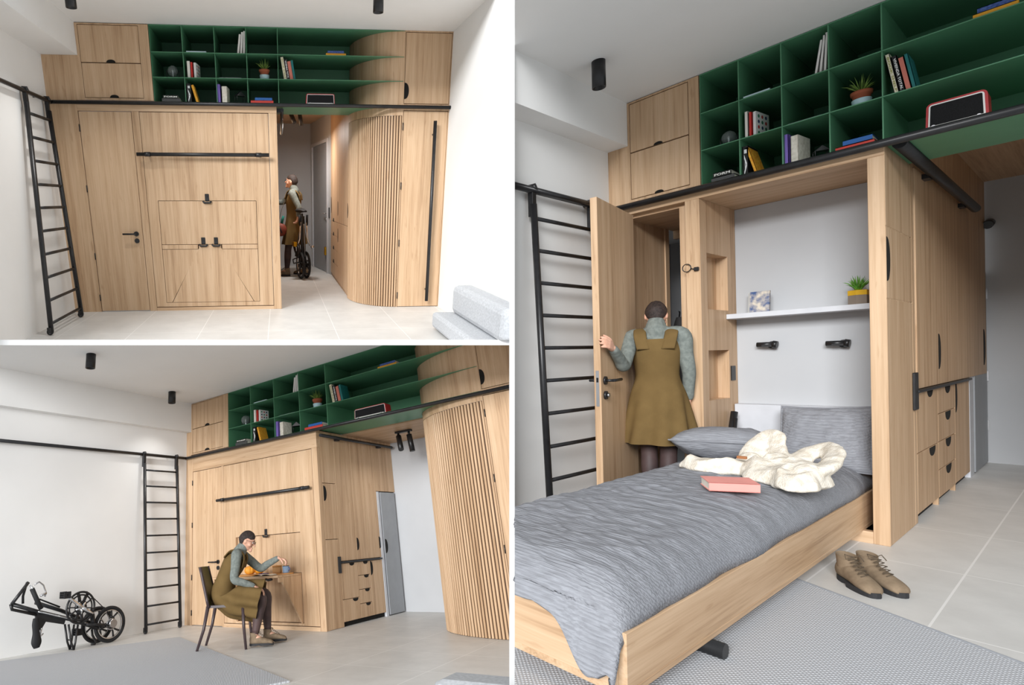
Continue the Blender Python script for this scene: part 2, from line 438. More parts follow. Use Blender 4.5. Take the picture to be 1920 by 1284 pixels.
def bookshelf(p):
    t = thing('bookshelf', V('green lacquered grid bookshelf bridging the passage under the ceiling'), 'bookshelf')
    th = .0055
    B().box(p['a'], p['cx'] - p['rx'] + .05, p['ds'], p['ds'] + .012, p['rows'][3] - .012, p['T']).obj('back_panel', GREEN, t)
    for i, z in enumerate(p['rows']):
        z1 = z if i else p['T'] - .004
        B().prism(shelf_poly(p), 'z', z1 - (th if i < 3 else .016), z1).obj('shelf', GREEN, t)
    for i in range(5):
        x = p['a'] + (p['b'] - p['a']) * i / 4
        B().box(x - (0 if i == 0 else th / 2), x + th / 2, .005, p['ds'], p['rows'][3], p['T'] - .005).obj('divider', GREEN, t)
    return t

def curved_cabinet(p, z0=0.0, nsl=30):
    t = thing('curved_cabinet', V('oak cabinet with rounded slatted corner beside the passage'), 'cabinet')
    zt = p['rows'][3] - .016; zs = zt - .085
    def wall(b, inset, za, zb):
        pts = curve_pts(p, 36, inset); n = len(pts)
        vs = [(x, y, za) for x, y in pts] + [(x, y, zb) for x, y in pts]
        b._add(vs, [(i, i + 1, n + i + 1, n + i) for i in range(n - 1)], smooth=True)
        return b
    # upper bands between the green shelves, the plain band over the slats, and the slats
    wall(B(), .0, zt + .016, p['T']).obj('upper_panel', OAK, t, fix=False)
    wall(B(), .0, zs, zt + .016).obj('top_band', OAK, t, fix=False)
    wall(B(), .0125, z0, zs).obj('slat_backing', SLATSHADE, t, fix=False)  # backing coloured dark for the shade behind the slats
    b = B(); pts = curve_pts(p, 400); acc = [0]
    for i in range(400): acc.append(acc[-1] + math.dist(pts[i], pts[i + 1]))
    tot = acc[-1]
    for k in range(nsl):
        s = (k + .5) / nsl * tot; i = min(range(401), key=lambda q: abs(acc[q] - s))
        i = max(1, min(399, i)); P0 = Vector(pts[i]); d = (Vector(pts[i + 1]) - Vector(pts[i - 1])).normalized()
        nrm = Vector((-d.y, d.x)); wd = tot / nsl * .32
        if nrm.y > 0 or nrm.x > 0: nrm = -nrm
        # rounded-front slat
        prof = [(-wd, .010), (-wd * .86, .016), (-wd * .5, .0205), (wd * .5, .0205), (wd * .86, .016), (wd, .010)]
        poly = [tuple(P0 + d * a - nrm * .021 + nrm * c) for a, c in prof]
        b.prism(poly, 'z', z0 + .004, zs - .002)
    b.obj('slat_front', OAK, t)
    # flank towards the passage
    B().box(p['cx'] - p['rx'], p['cx'] - p['rx'] + .02, p['ry'], p['ry'] + .02, z0, p['T']).obj('end_strip', OAK, t)
    return t

def tall_cabinet(p, z0=0.0):
    t = thing('tall_cabinet', V('tall oak cabinet with long black bar handle by the right wall' if p.get('bar') else 'tall oak cabinet at the right edge beside the slatted curve'), 'cabinet')
    x0, x1 = p['cx'], p['R']; zm = p['rows'][3]
    b = B().box(x0, x0 + .012, 0, .5, z0, p['T']); b.box(x1 - .008, x1, 0, .5, z0, p['T'])
    b.box(x0 + .012, x1 - .008, 0, .5, p['T'] - .014, p['T']); b.box(x0 + .012, x1 - .008, 0, .5, zm - .05, zm + .012); b.obj('carcass', OAK, t)
    B().box(x0 + .012, x1 - .008, .04, .48, z0 + .01, p['T'] - .01).obj('interior', DARK, t)
    d = B().box(x0 + .017, x1 - .012, -.001, .03, zm + .018, p['T'] - .019, .0015).obj('door', OAK, t)
    half_moon('finger_notch', d, 'y', -.001, (x0 + .014, zm + .14), .08, 1, False, -.0025)
    d = B().box(x0 + .017, x1 - .012, -.001, .03, z0 + .006, zm - .056, .0015).obj('door', OAK, t)
    if p.get('bar'):
        x, za, zb = p['bar']
        h = B().cyl((x, -.075, za), (x, -.075, zb), .019, 16)
        for z in (za + .13, zb - .13): h.cyl((x - .0, 0, z), (x - .0, -.075, z), .011, 10)
        h.obj('bar_handle', BLACK, d)
    for z in (.14, .75, 1.38, 2.0): hinge(d, x0 + .012, z * p['zr'] / 2.19, .075)
    return t

def ladder_rail(p, y_end, label, x1=None):
    t = thing('ladder_rail', label, 'rail')
    x, r = p['L'] + .05, p.get('rr', .0185)
    x1 = x1 if x1 is not None else p['R'] + .05
    B().tube([(x1, -.05, p['zr']), (x, -.05, p['zr'])], r, 16).obj('front_tube', BLACK, t)
    B().tube([(x, -.035, p['zr']), (x, y_end, p['zr'])], r, 16).obj('wall_tube', BLACK, t)
    b = B()
    b.ball((x, -.05, p['zr']), r * 1.15, 2); b.obj('corner_joint', BLACK, t)
    n = 4
    for i in range(n):
        xx = x + .12 + (p['B'] - x - .2) * i / (n - 1)
        B().cyl((xx, 0, p['zr']), (xx, -.05, p['zr']), .009, 10).obj('bracket', BLACK, t)
    for yy in (-.35, y_end * .8):
        B().cyl((p['L'], yy, p['zr']), (x, yy, p['zr']), .009, 10).obj('bracket', BLACK, t)
    return t

def ladder(p, tl, tr, bl, br, n, label, rs=.017, rr=.011, wheels=True):
    t = thing('library_ladder', label, 'ladder', loc=((bl[0] + br[0]) / 2, (bl[1] + br[1]) / 2, 0))
    o = Vector(t.location)
    tl, tr, bl, br = [Vector(v) - o for v in (tl, tr, bl, br)]
    zr = p['zr']
    for a, c in ((tl, bl), (tr, br)):
        top = a.lerp(c, .055)
        B().tube([top, c], rs, 14).obj('stile', BLACK, t)
        # strap hanging over the rail, bolted to the stile
        b = B(); d = .014
        b.box(a.x - .024, a.x - .018 + .03, a.y - .02, a.y + .02, zr - .17, zr + .016, .002)
        b.tube([(a.x + .02, a.y, zr - .0), (a.x + .012, a.y, zr + .026), (a.x - .02, a.y, zr + .028), (a.x - .03, a.y, zr)], .016, 8)
        b.obj('hook', BLACK, t)
        if wheels:
            w = B().cyl((c.x - .01, c.y - .012, .03), (c.x - .01, c.y + .012, .03), .028, 18).obj('wheel', SOLE, t)
            B().cyl((c.x - .01, c.y - .016, .03), (c.x - .01, c.y + .016, .03), .014, 14).obj('hub', STEEL, w)
            B().box(c.x - .028, c.x + .008, c.y - .02, c.y - .014, .02, .075).box(c.x - .028, c.x + .008, c.y + .014, c.y + .02, .02, .075).obj('fork', BLACK, t)
    for i in range(n):
        f = (i + 1.0) / (n + .35)
        B().tube([tl.lerp(bl, f), tr.lerp(br, f)], rr, 10).obj('rung', BLACK, t)
    return t

def ceiling_spot(p, x, y, label, r=.045, h=.13, z=None, watts=0):
    z = z or p['T']
    t = thing('ceiling_spotlight', label, 'lamp', loc=(x, y, z), group='black ceiling spotlights')
    b = B().lathe([(r, 0), (r, -h), (r - .005, -h), (r - .005, -h + .05), (.0, -h + .05)], seg=28); b.obj('housing', BLACK, t)
    B().cyl((0, 0, -h + .052), (0, 0, -h + .046), r * .6, 20).obj('lens', DARK, t)
    if watts:
        l = bpy.data.lights.new('added_fill_spot', 'SPOT'); l.energy = watts; l.spot_size = 1.9; l.spot_blend = 1; l.shadow_soft_size = .04; l.color = (1, .98, .95)  # fill lamp added under the housing to brighten floor and lower wall
        o = bpy.data.objects.new('added_fill_spot', l); COL.objects.link(o); o.parent = t; o.location = (0, 0, -h - .01)
    return t

def track_spots(x, y, z, label, s=1.0, watts=24):
    t = thing('double_spotlight', label, 'lamp', loc=(x, y, z))
    B().box(-.09 * s, .09 * s, -.02 * s, .02 * s, -.02 * s, 0, .002).obj('mount', BLACK, t)
    for k, (dx, tilt) in enumerate(((-.06, .5), (.06, -.1))):
        b = B(); b.cyl((dx * s, 0, -.02 * s), (dx * s, 0, -.06 * s), .012 * s, 8)
        d = Vector((math.sin(tilt) * .8, -math.sin(tilt), -1)).normalized() if k == 0 else Vector((.12, 0, -1)).normalized()
        b.tube([Vector((dx * s, 0, -.05 * s)), Vector((dx * s, 0, -.05 * s)) + d * .17 * s], .027 * s, 14); b.obj('spot_head', BLACK, t)
    l = bpy.data.lights.new('added_passage_fill', 'AREA'); l.shape = 'DISK'; l.size = .25; l.energy = watts; l.color = (1, .97, .93)  # fill lamp added to brighten the passage; the spot heads are unlit
    o = bpy.data.objects.new('added_passage_fill', l); COL.objects.link(o); o.parent = t; o.location = (0, 0, -.26 * s)
    return t

# ---- small things on the shelves -------------------------------------------------------------
_mats = {}
def paint(rgb, rough=.6):
    k = (rgb, rough)
    if k not in _mats: _mats[k] = flat('print_%02x%02x%02x' % rgb, rgb, rough)
    return _mats[k]
def book(label, loc, th, h, d, rgb, lean=0, rz=0, lying=False, title=None, tcol=(20, 20, 20), dots=None, group=None, cover=None):
    """upright: spine to the front (-y), leaning by `lean`; lying: flat on its side, spine to the front"""
    rot = (0, lean, rz) if not lying else (0, math.pi / 2, rz)
    t = thing('book', label, 'book', loc=loc, rot=rot, group=group)
    if lying: t.rotation_euler = (Matrix.Rotation(rz, 4, 'Z') @ Matrix.Rotation(math.pi / 2, 4, 'Y')).to_euler()
    x0, x1 = (-th / 2, th / 2) if not lying else (-th, 0)
    z0, z1 = (0, h) if not lying else (-h / 2, h / 2)
    c = min(.003, th * .15); m = cover or paint(rgb)
    b = B().box(x0, x0 + c, 0, d, z0, z1); b.box(x1 - c, x1, 0, d, z0, z1); b.box(x0, x1, 0, c, z0, z1); b.obj('cover', m, t)
    B().box(x0 + c, x1 - c, c, d - .004, z0 + .003, z1 - .003).obj('pages', PAPER, t)
    if title:
        M = Matrix.Translation(((x0 + x1) / 2, -.0004, (z0 + z1) / 2)) @ Matrix.Rotation(math.pi / 2, 4, 'X')
        M = M @ Matrix.Rotation(-math.pi / 2 if not lying else math.pi / 2, 4, 'Z')
        text_mesh('title', title, th * .62, M, paint(tcol), t, width=h * .86, bold=True)
    if dots:
        b = B(); rnd = random.Random(3)
        for i in range(3):
            for j in range(4):
                y, z = d * (.2 + .28 * i), h * (.14 + .23 * j)
                b.cyl((x1 - .0002, y, z), (x1 + .0006, y, z), min(d, h) * .075, 10, m=(i + j) % 3)
        b.obj('cover_pattern', [paint((40, 110, 80)), paint((180, 50, 48)), paint((36, 52, 92))], t)
    return t

def succulent(b, n, r, h, seed, w=.006, up=.6):
    rnd = random.Random(seed)
    for i in range(n):
        a = i * 2.399 + rnd.uniform(-.2, .2); f = (i + .5) / n
        tilt = (1.25 - up) * f + .12 + rnd.uniform(-.1, .1); ln = (h * (.75 + .35 * rnd.random())) * (1 - .15 * f)
        d0 = Vector((math.cos(a), math.sin(a), 0)); pts = []
        for k in range(5):
            s = k / 4; ang = tilt * (.55 + .75 * s)
            pts.append(Vector((0, 0, 0)) + d0 * (r * .12 + math.sin(ang) * ln * s) + Vector((0, 0, math.cos(ang) * ln * s)))
        b.tube(pts, [w, w * 1.15, w * .9, w * .55, w * .08], 6, flat=.45)
def potted_succulent(label, loc, s):
    t = thing('potted_succulent', label, 'plant', loc=loc)
    B().lathe([(.0, 0), (.042 * s, 0), (.05 * s, .01 * s), (.054 * s, .05 * s), (.052 * s, .052 * s), (.046 * s, .045 * s), (0, .045 * s)], seg=24).obj('saucer_cup', PALEBLUE, t)
    b = B().lathe([(.045 * s, .04 * s), (.05 * s, .08 * s), (.058 * s, .082 * s), (.06 * s, .105 * s), (.052 * s, .105 * s), (.05 * s, .09 * s), (0, .09 * s)], seg=24); b.obj('pot', TERRA, t)
    b = B(); succulent(b, 34, .09 * s, .125 * s, 4, .0068 * s); b.xf(Matrix.Translation((0, 0, .09 * s))); b.obj('leaves', LEAF, t)
    return t
RED = flat('red_radio_case', (168, 40, 44), .35); BLACKCLOTH = mottled('black_speaker_cloth', srgb(12, 12, 13), srgb(22, 22, 24), scale=200, rough=.95)
WHITETRIM = flat('white_trim', (222, 220, 216), .4)
def radio(label, loc, w, h, d, rz=0):
    t = thing('radio', label, 'radio', loc=loc, rz=rz)
    def outline(k, w, h, n=6, slant=.05):
        r = h * .16; pts = []
        cs = [(w / 2 - r, r, -90), (w / 2 - r - slant * w * .3, h - r, 0), (-w / 2 + r + slant * w * .3, h - r, 90), (-w / 2 + r, r, 180)]
        for cx, cz, a0 in cs:
            for i in range(n + 1):
                a = math.radians(a0 + 90 * i / n); pts.append((cx + (r - k) * math.cos(a), cz + (r - k) * math.sin(a)))
        return pts
    B().prism(outline(0, w, h), 'y', 0, d).obj('case', RED, t)
    b = B().prism(outline(h * .07, w, h), 'y', -.006, 0); b.obj('white_rim', WHITETRIM, t)
    b = B().prism(outline(h * .115, w, h), 'y', -.009, -.005); b.obj('speaker_cloth', BLACKCLOTH, t)
    b = B().box(-w * .43, w * .43, -.012, -.006, h * .10, h * .16); b.obj('tuning_bar', WHITETRIM, t)
    for sx in (-1, 1):
        B().cyl((sx * w * .36, -.006, h * .12), (sx * w * .36, -.022, h * .12), h * .055, 14).obj('knob', STEEL, t)
    return t
GLASS = new_mat('smoked_glass', (.42, .47, .46), .06); bsdf(GLASS).inputs['Transmission Weight'].default_value = .75; bsdf(GLASS).inputs['IOR'].default_value = 1.2
def globe_lamp(label, loc, r):
    t = thing('globe_lamp', label, 'lamp', loc=loc)
    B().ball((0, 0, r * 1.35), r, 3).obj('glass_globe', GLASS, t)
    b = B().tube([(-r * 1.15, 0, 0), (-r * 1.15, 0, r * 1.5)], .004, 8); b.tube([(r * 1.15, 0, 0), (r * 1.15, 0, r * 1.5)], .004, 8)
    b.box(-r * 1.2, r * 1.2, -r * .5, r * .5, 0, .006); b.obj('stand', BLACK, t)
    b = B().lathe([(0, .3 * r), (.16 * r, .45 * r), (.2 * r, r * 1.1), (.32 * r, r * 1.35), (0, r * 1.7)], seg=14); b.obj('bulb', CHROME, t)
    return t
def house_ornament(label, loc, s):
    t = thing('wire_house_ornament', label, 'ornament', loc=loc, rz=.5)
    b = B(); k = .0025
    for y in (-.03 * s, .03 * s):
        q = [(-.045 * s, y, 0), (-.045 * s, y, .075 * s), (0, y, .115 * s), (.045 * s, y, .075 * s), (.045 * s, y, 0)]
        b.tube(q, k, 6)
    for x, z in ((-.045, .075), (0, .115), (.045, .075)): b.cyl((x * s, -.03 * s, z * s), (x * s, .03 * s, z * s), k, 6)
    b.obj('wire_frame', BLACK, t)
    B().prism([(-.046 * s, .075 * s), (0, .116 * s), (.046 * s, .075 * s)], 'y', -.03 * s, .03 * s).obj('roof', BLACK, t)
    return t
SPECK = mottled('speckled_cover', srgb(196, 190, 176), srgb(222, 218, 206), scale=45, rough=.8)
YELLOWCOVER = mottled('yellow_patterned_cover', srgb(206, 130, 24), srgb(228, 176, 60), scale=70, rough=.7)
BLUECOVER = mottled('blue_patterned_cover', srgb(40, 64, 130), srgb(84, 112, 176), scale=90, rough=.7)

def shelf_items(p, skip=(), detail=1):
    """the same belongings stand on the shelves in every view"""
    cw = (p['b'] - p['a']) / 4; rz = p['rows']; rh = rz[1] - rz[2]
    s = min(cw / .3375, 1.15); k = rh / .245; dd = p['ds']; dk = dd / .65
    X = lambda c, f: p['a'] + cw * (c + f)
    Z = lambda r: rz[r + 1] + .001
    y = .03 * dk; bd = .17 * min(dk, 1.1)
    if 'top_flat' not in skip:
        book(V('thin pale blue book lying alone in the top row'), (X(1, .42), y * .3, Z(0) + .0), .012, .21 * s, bd, (190, 214, 220), lying=True)
    xr = cw - .004
    for i, (ln, h) in reversed(list(enumerate(((.15, .19), (.10, .21), (.05, .22))))):
        nm = ('leftmost and lowest', 'middle', 'rightmost and tallest')[i]; th = .022 * s
        xr -= (th / 2 + h * k * math.sin(ln)) if i == 2 else th * 1.45
        book(V('white spined book %s of three leaning in top row' % nm), (p['a'] + 2 * cw + xr, y, Z(0) + th / 2 * math.sin(ln)), th, h * k, bd, (226, 224, 220), lean=ln, group='white books in the top row')
    xs = p['span']
    if 'top_span' not in skip:
        book(V('orange yellow book lying under a blue book, top row'), (xs(.457), y * .5, Z(0)), .022 * k, .22 * s, bd, (226, 160, 40), lying=True)
        book(V('blue patterned book lying on an orange yellow book'), (xs(.457), y, Z(0) + .022 * k + .001), .028 * k, .18 * s, bd * .8, (60, 88, 150), lying=True, cover=BLUECOVER)
    globe_lamp(V('round smoked glass lamp in leftmost column, middle row'), (X(0, .60), .10 * dk, Z(1)), .056 * s * (1.15 if s < .8 else 1))
    book(V('thick white book left of the red spined book'), (X(1, .14), y, Z(1)), .032 * s, .165 * k, bd, (232, 228, 220))
    book(V('red spined book between a white and a patterned book'), (X(1, .235), y, Z(1)), .018 * s, .155 * k, bd, (206, 52, 46), rz=-.06)
    book(V('white book with coloured dot pattern, right of red spine'), (X(1, .34), y, Z(1)), .026 * s, .15 * k, bd, (228, 228, 226), rz=-.12, dots=True)
    book(V('thin grey magazine lying alone in the middle row'), (X(2, .45), y, Z(1)), .01, .24 * s, bd, (150, 158, 160), lying=True)
    potted_succulent(V('potted succulent in terracotta pot, middle row of shelf'), (X(3, .55), .09 * dk, Z(1)), (1.0 if s > .8 else .8) * k)
    bx = [(.10, .030, .225, (226, 220, 196), 'cream', 'BOOK SHELF', (150, 150, 70)), (.20, .034, .205, (24, 24, 26), 'black', 'VIVIENDA TOTAL', (240, 240, 238)), (.305, .036, .185, (206, 120, 104), 'salmon', None, None), (.40, .026, .195, (28, 112, 112), 'teal', None, None)]
    for f, th, h, rgb, cn, title, tc in bx:
        book(V('%s book leaning left in the long middle shelf' % cn), (p['b'] + cw * f + .045 * s, y, Z(1)), th * s, h * k, bd, rgb, lean=-.16, title=title, tcol=tc or (0, 0, 0), group='leaning books on the long shelf')
    if 'low_left' not in skip:
        book(V('dark grey book lying below another in bottom left cell'), (X(0, .52), y, Z(2)), .04 * k, .20 * s, bd, (70, 70, 70), lying=True)
        book(V('black lettered book on top of the bottom left stack'), (X(0, .50), y + .005, Z(2) + .041 * k), .032 * k, .16 * s, bd, (40, 42, 38), lying=True, title='FORM', tcol=(232, 232, 226))
    book(V('black book standing upright left of a yellow book'), (X(1, .10), y, Z(2)), .05 * s, .19 * k, bd, (18, 18, 18), title='IA', tcol=(230, 230, 230))
    book(V('yellow patterned book leaning on a black book'), (X(1, .36), y, Z(2)), .026 * s, .185 * k, bd, (214, 150, 36), lean=-.27, cover=YELLOWCOVER)
    book(V('purple book standing in the bottom row'), (X(2, .055), y, Z(2)), .032 * s, .19 * k, bd, (122, 100, 182))
    book(V('speckled cream book right of the purple book'), (X(2, .235), y, Z(2)), .055 * s, .17 * k, bd, (206, 200, 186), rz=-.1, cover=SPECK)
    house_ornament(V('black wire house ornament right of the speckled book'), (X(2, .72), .10 * dk, Z(2)), s * 1.1)
    book(V('red book lying under a blue book, bottom row'), (X(3, .45), y, Z(2)), .032 * k, .25 * s, bd, (196, 62, 52), lying=True)
    book(V('blue book lying on top of a red book'), (X(3, .50), y + .006, Z(2) + .033 * k), .03 * k, .19 * s, bd * .85, (36, 92, 160), lying=True)
    radio(V('red vintage radio with black front on the long bottom shelf'), (xs(p.get('rad', .335)), .06 * dk, Z(2)), p.get('radw', .30), .115 * k * p.get('radk', 1), .11, rz=p.get('radr', 0))
# ------------------------------------------------------------------ upper left room: wall folded up, passage open
set_room(1)
p1 = dict(L=-2.30, l=-1.945, xd0=-2.005, xd1=-1.475, xb0=-1.39, xb1=-.06, B=.033, a=-1.225, b=.06, cx=1.385, R=1.90,
          T=2.90, rows=[2.90, 2.655, 2.424, 2.19], zs=2.607, zr=2.168, zd=2.09, zb=.045, zh=.86, ds=.66, rx=.50, ry=.68, k=4.55, wc=2.545,
          fx0=-1.275, fx1=-.22, fz1=1.205, fz0=.743, lz0=.095, mx0=-.88, mx1=-.62, zg=1.675, sx=1.0, bar=(1.735, .08, 2.03), radw=.31)
p1['span'] = lambda f: p1['b'] + (p1['cx'] - p1['b']) * f
def room1():
    p = p1; C = p['cx'] - p['rx']; yf = -2.6
    struct('floor', B().box(-2.5, 2.1, yf, 4.7, -.1, 0), TILES[CUR])
    struct('wall_left', B().box(-2.4, -2.3, yf, .1, 0, p['T']), WHITE)
    struct('wall_right', B().box(p['R'], 2.0, yf, .6, 0, p['T']), WHITE)
    struct('ceiling', B().box(-2.4, 2.0, -1.3, .7, p['T'], p['T'] + .1), WHITE)
    struct('trim_1', B().box(-2.3, p['l'] - .001, -1.78, .10, p['zs'] + .001, p['T']), WHITE)   # boxed beam along the left wall
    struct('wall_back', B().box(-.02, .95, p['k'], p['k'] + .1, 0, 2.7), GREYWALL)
    struct('ceiling', B().box(-.0, 1.0, p['ds'] + .02, p['k'], p['wc'], p['wc'] + .05), OAKX)
    # passage wall behind the cupboards, with the grey entrance door
    A0, A1 = Vector((C, 3.1)), Vector((.64, p['k'])); d = (A1 - A0).normalized(); n = Vector((d.y, -d.x))
    def wallstrip(b, s0, s1, z0, z1, t0, t1):
        q = [A0 + d * s0 + n * t0, A0 + d * s1 + n * t0, A0 + d * s1 + n * t1, A0 + d * s0 + n * t1]
        return b.prism([tuple(v) for v in q], 'z', z0, z1)
    tot = (A1 - A0).length
    b = B(); wallstrip(b, 0, .16, 0, p['wc'], 0, .1); wallstrip(b, .16, tot - .12, 2.18, p['wc'], 0, .1); wallstrip(b, tot - .12, tot + .05, 0, p['wc'], 0, .1)
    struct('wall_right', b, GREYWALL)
    b = B(); wallstrip(b, .16, .22, 0, 2.18, -.02, .1); wallstrip(b, tot - .18, tot - .12, 0, 2.18, -.02, .1); wallstrip(b, .22, tot - .18, 2.13, 2.18, -.02, .1)
    struct('trim_2', b, LIGHTGREY)
    b = B(); wallstrip(b, .225, tot - .185, .01, 2.125, .005, .045); dr = b.obj('door_2', GREYDOOR); dr['kind'] = 'structure'; dr['label'] = 'grey entrance door at the far end of the passage, upper left view'
    q = A0 + d * .31
    b = B().cyl((q.x, q.y, 1.0), (q.x - .05, q.y - .01, 1.0), .01, 8); b.tube([(q.x - .05, q.y, 1.0), (q.x - .055, q.y + .12, 1.0)], .009, 8); b.obj('handle', STEEL, dr)
    B().cyl((q.x + .01, q.y, .9), (q.x - .01, q.y, .9), .022, 14).obj('lock', STEEL, dr)
    q = A0 + d * .34; B().box(q.x - .03, q.x + .02, q.y - .05, q.y + .05, .30, .44, .01).obj('lock_case', BRASS, dr)
    q = A0 + d * .1; b = B().box(q.x - .012, q.x + .03, q.y - .03, q.y + .03, .93, 1.1); b.obj('strike_plate', BLACK, dr)

    oak_frame(p, V('oak surround of the folded bed and closet door'))
    closet_door(p)
    wall_bed(p, False, V('oak wall bed folded up with a stowed table outline'))
    overhead_cabinet(p); bookshelf(p); curved_cabinet(p, nsl=30); tall_cabinet(p)
    ladder_rail(p, yf, V('black round ladder rail running across the front and left wall'))
    t = thing('passage_rail', V('short black rail along the top of passage, under the green soffit'), 'rail')
    B().tube([(.09, .02, 2.13), (.09, 2.2, 2.13)], .0185, 12).obj('tube', BLACK, t)
    B().box(.033, .075, .05, .12, 2.11, 2.15).obj('bracket', BLACK, t)
    ladder(p, (-2.25, -.64, 2.19), (-2.25, -.13, 2.19), (-2.13, -1.16, .03), (-2.13, -.31, .03), 10, V('black steel ladder hooked on the rail along the left wall'), rs=.023, rr=.014)

    # run of cupboards and drawers on the right of the passage
    t = thing('passage_cupboard', V('oak cupboard run with notched doors and drawers beside the passage'), 'cabinet')
    y0, y1 = p['ry'] + .02, 3.1; ys = [y0, .55 * (y1 - y0) * .55 + y0, y0 + .58 * (y1 - y0), y1]
    ys = [y0, 1.10, 1.95, y1]
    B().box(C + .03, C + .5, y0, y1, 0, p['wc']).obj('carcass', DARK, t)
    B().box(C + .02, C + .05, y0, y1, 0, .05).obj('plinth', OAKY, t)
    g = .006; xs = C
    def front(nm, a, c, z0, z1, notch=None):
        d = B().box(xs, xs + .025, a + g / 2, c - g / 2, z0 + g / 2, z1 - g / 2, .0015).obj(nm, OAK, t)
        if notch:
            kind, u, v, r = notch
            half_moon('finger_notch', d, 'x', xs - .002, (u, v), r, -1 if kind == 'v' else 1, kind == 'h')
        return d
    front('door', ys[0], ys[1], .9, p['wc'], ('v', y0 + .03, 1.09, .09)); front('door', ys[1], ys[2], .9, p['wc'], ('v', ys[2] - .01, 1.10, .1))
    front('door', ys[2], ys[3], .9, p['wc'], ('v', y1 - .06, 1.14, .13))
    front('door', ys[0], ys[1], .05, .9); front('door', ys[1], ys[2], .05, .9, ('v', ys[2] - .01, .72, .1))
    for i in range(4): front('drawer', ys[2], ys[3], .05 + .2125 * i, .05 + .2125 * (i + 1), ('h', y1 - .5, .05 + .2125 * (i + 1) - .006, .09))
    tr = track_spots(.3, 2.6, p['wc'], V('black twin spotlight under the wooden passage ceiling'), 1.2)
    ceiling_spot(p, -1.675, -.90, V('black ceiling spotlight at top edge, left one'), watts=60); ceiling_spot(p, .935, -1.0, V('black ceiling spotlight at top edge, right one'), watts=60)
    shelf_items(p)

    # sofa in the right corner
    t = thing('sofa', V('pale grey upholstered sofa corner against the right wall'), 'sofa', loc=(1.5, -1.75, 0))
    def cushion(x0, x1, y0, y1, z0, z1, r): return B().box(x0, x1, y0, y1, z0, z1, r)
    b = cushion(0, .385, -.8, .55, .02, .17, .03); b.obj('seat', SOFA, t)
    b = cushion(.17, .385, -.8, .50, .172, .44, .05); b.obj('backrest', SOFA, t)
    for yy in (-.6, .45): B().box(.05, .09, yy, yy + .04, 0, .03).obj('foot', BLACK, t)
room1()
# ------------------------------------------------------------------ people: one continuous body each, clothing as children
def catmull(pts, n=6):
    out = []; m = len(pts)
    for i in range(m - 1):
        p0, p1, p2, p3 = pts[max(i - 1, 0)], pts[i], pts[i + 1], pts[min(i + 2, m - 1)]
        for k in range(n):
            t = k / n
            out.append(tuple(.5 * ((2 * b) + (-a + c) * t + (2 * a - 5 * b + 4 * c - d) * t * t + (-a + 3 * b - 3 * c + d) * t ** 3) for a, b, c, d in zip(p0, p1, p2, p3)))
    out.append(tuple(pts[-1])); return out
def limb(b, pts, rs, seg=14, n=6, flat=1.0):
    q = catmull([(*p, r) for p, r in zip(pts, rs)], n)
    b.tube([p[:3] for p in q], [p[3] for p in q], seg, flat=flat)
    b.ball(pts[0], rs[0], 2); b.ball(pts[-1], rs[-1], 2)
def rings(b, data, seg=32, fold=None):
    """data: (centre, axis x half-vector, axis y half-vector); a closed loft"""
    vs = []; n = len(data)
    for i, (c, ax, ay) in enumerate(data):
        for k in range(seg):
            a = 2 * math.pi * k / seg; f = fold(i / (n - 1), a) if fold else 1
            vs.append(Vector(c) + (Vector(ax) * math.cos(a) + Vector(ay) * math.sin(a)) * f)
    fs = [(i * seg + k, i * seg + (k + 1) % seg, (i + 1) * seg + (k + 1) % seg, (i + 1) * seg + k) for i in range(n - 1) for k in range(seg)]
    bv, f = b._add(vs, fs, 0, True)
    return bv
def capped(b, bv, seg):
    for ring in (bv[:seg][::-1], bv[-seg:]):
        try: b.bm.faces.new(ring)
        except ValueError: pass
def smooth_rings(data, n=5):
    flat_ = [tuple(c) + tuple(x) + tuple(y) for c, x, y in data]
    return [(q[:3], q[3:6], q[6:]) for q in catmull(flat_, n)]
def fuse(b, name, mat, parent, voxel, it=4):
    """melts overlapping pieces into one continuous skin"""
    bmesh.ops.recalc_face_normals(b.bm, faces=b.bm.faces[:])
    me = bpy.data.meshes.new(name); b.bm.to_mesh(me); b.bm.free()
    o = bpy.data.objects.new(name, me); COL.objects.link(o)
    r = o.modifiers.new('r', 'REMESH'); r.mode = 'VOXEL'; r.voxel_size = voxel; r.use_smooth_shade = True
    s = o.modifiers.new('s', 'SMOOTH'); s.iterations = it; s.factor = .5
    bpy.context.view_layer.update()
    m2 = bpy.data.meshes.new_from_object(o.evaluated_get(bpy.context.evaluated_depsgraph_get()))
    bpy.data.objects.remove(o); bpy.data.meshes.remove(me)
    m2.name = name; m2.materials.clear(); m2.materials.append(mat)
    for p in m2.polygons: p.use_smooth = True
    return link(bpy.data.objects.new(name, m2), parent)
def frame_to(fwd, up=(0, 0, 1)):
    f = Vector(fwd).normalized(); r = f.cross(Vector(up)).normalized(); u = r.cross(f)
    return Matrix((r, f, u)).transposed()           # columns: right, forward, up
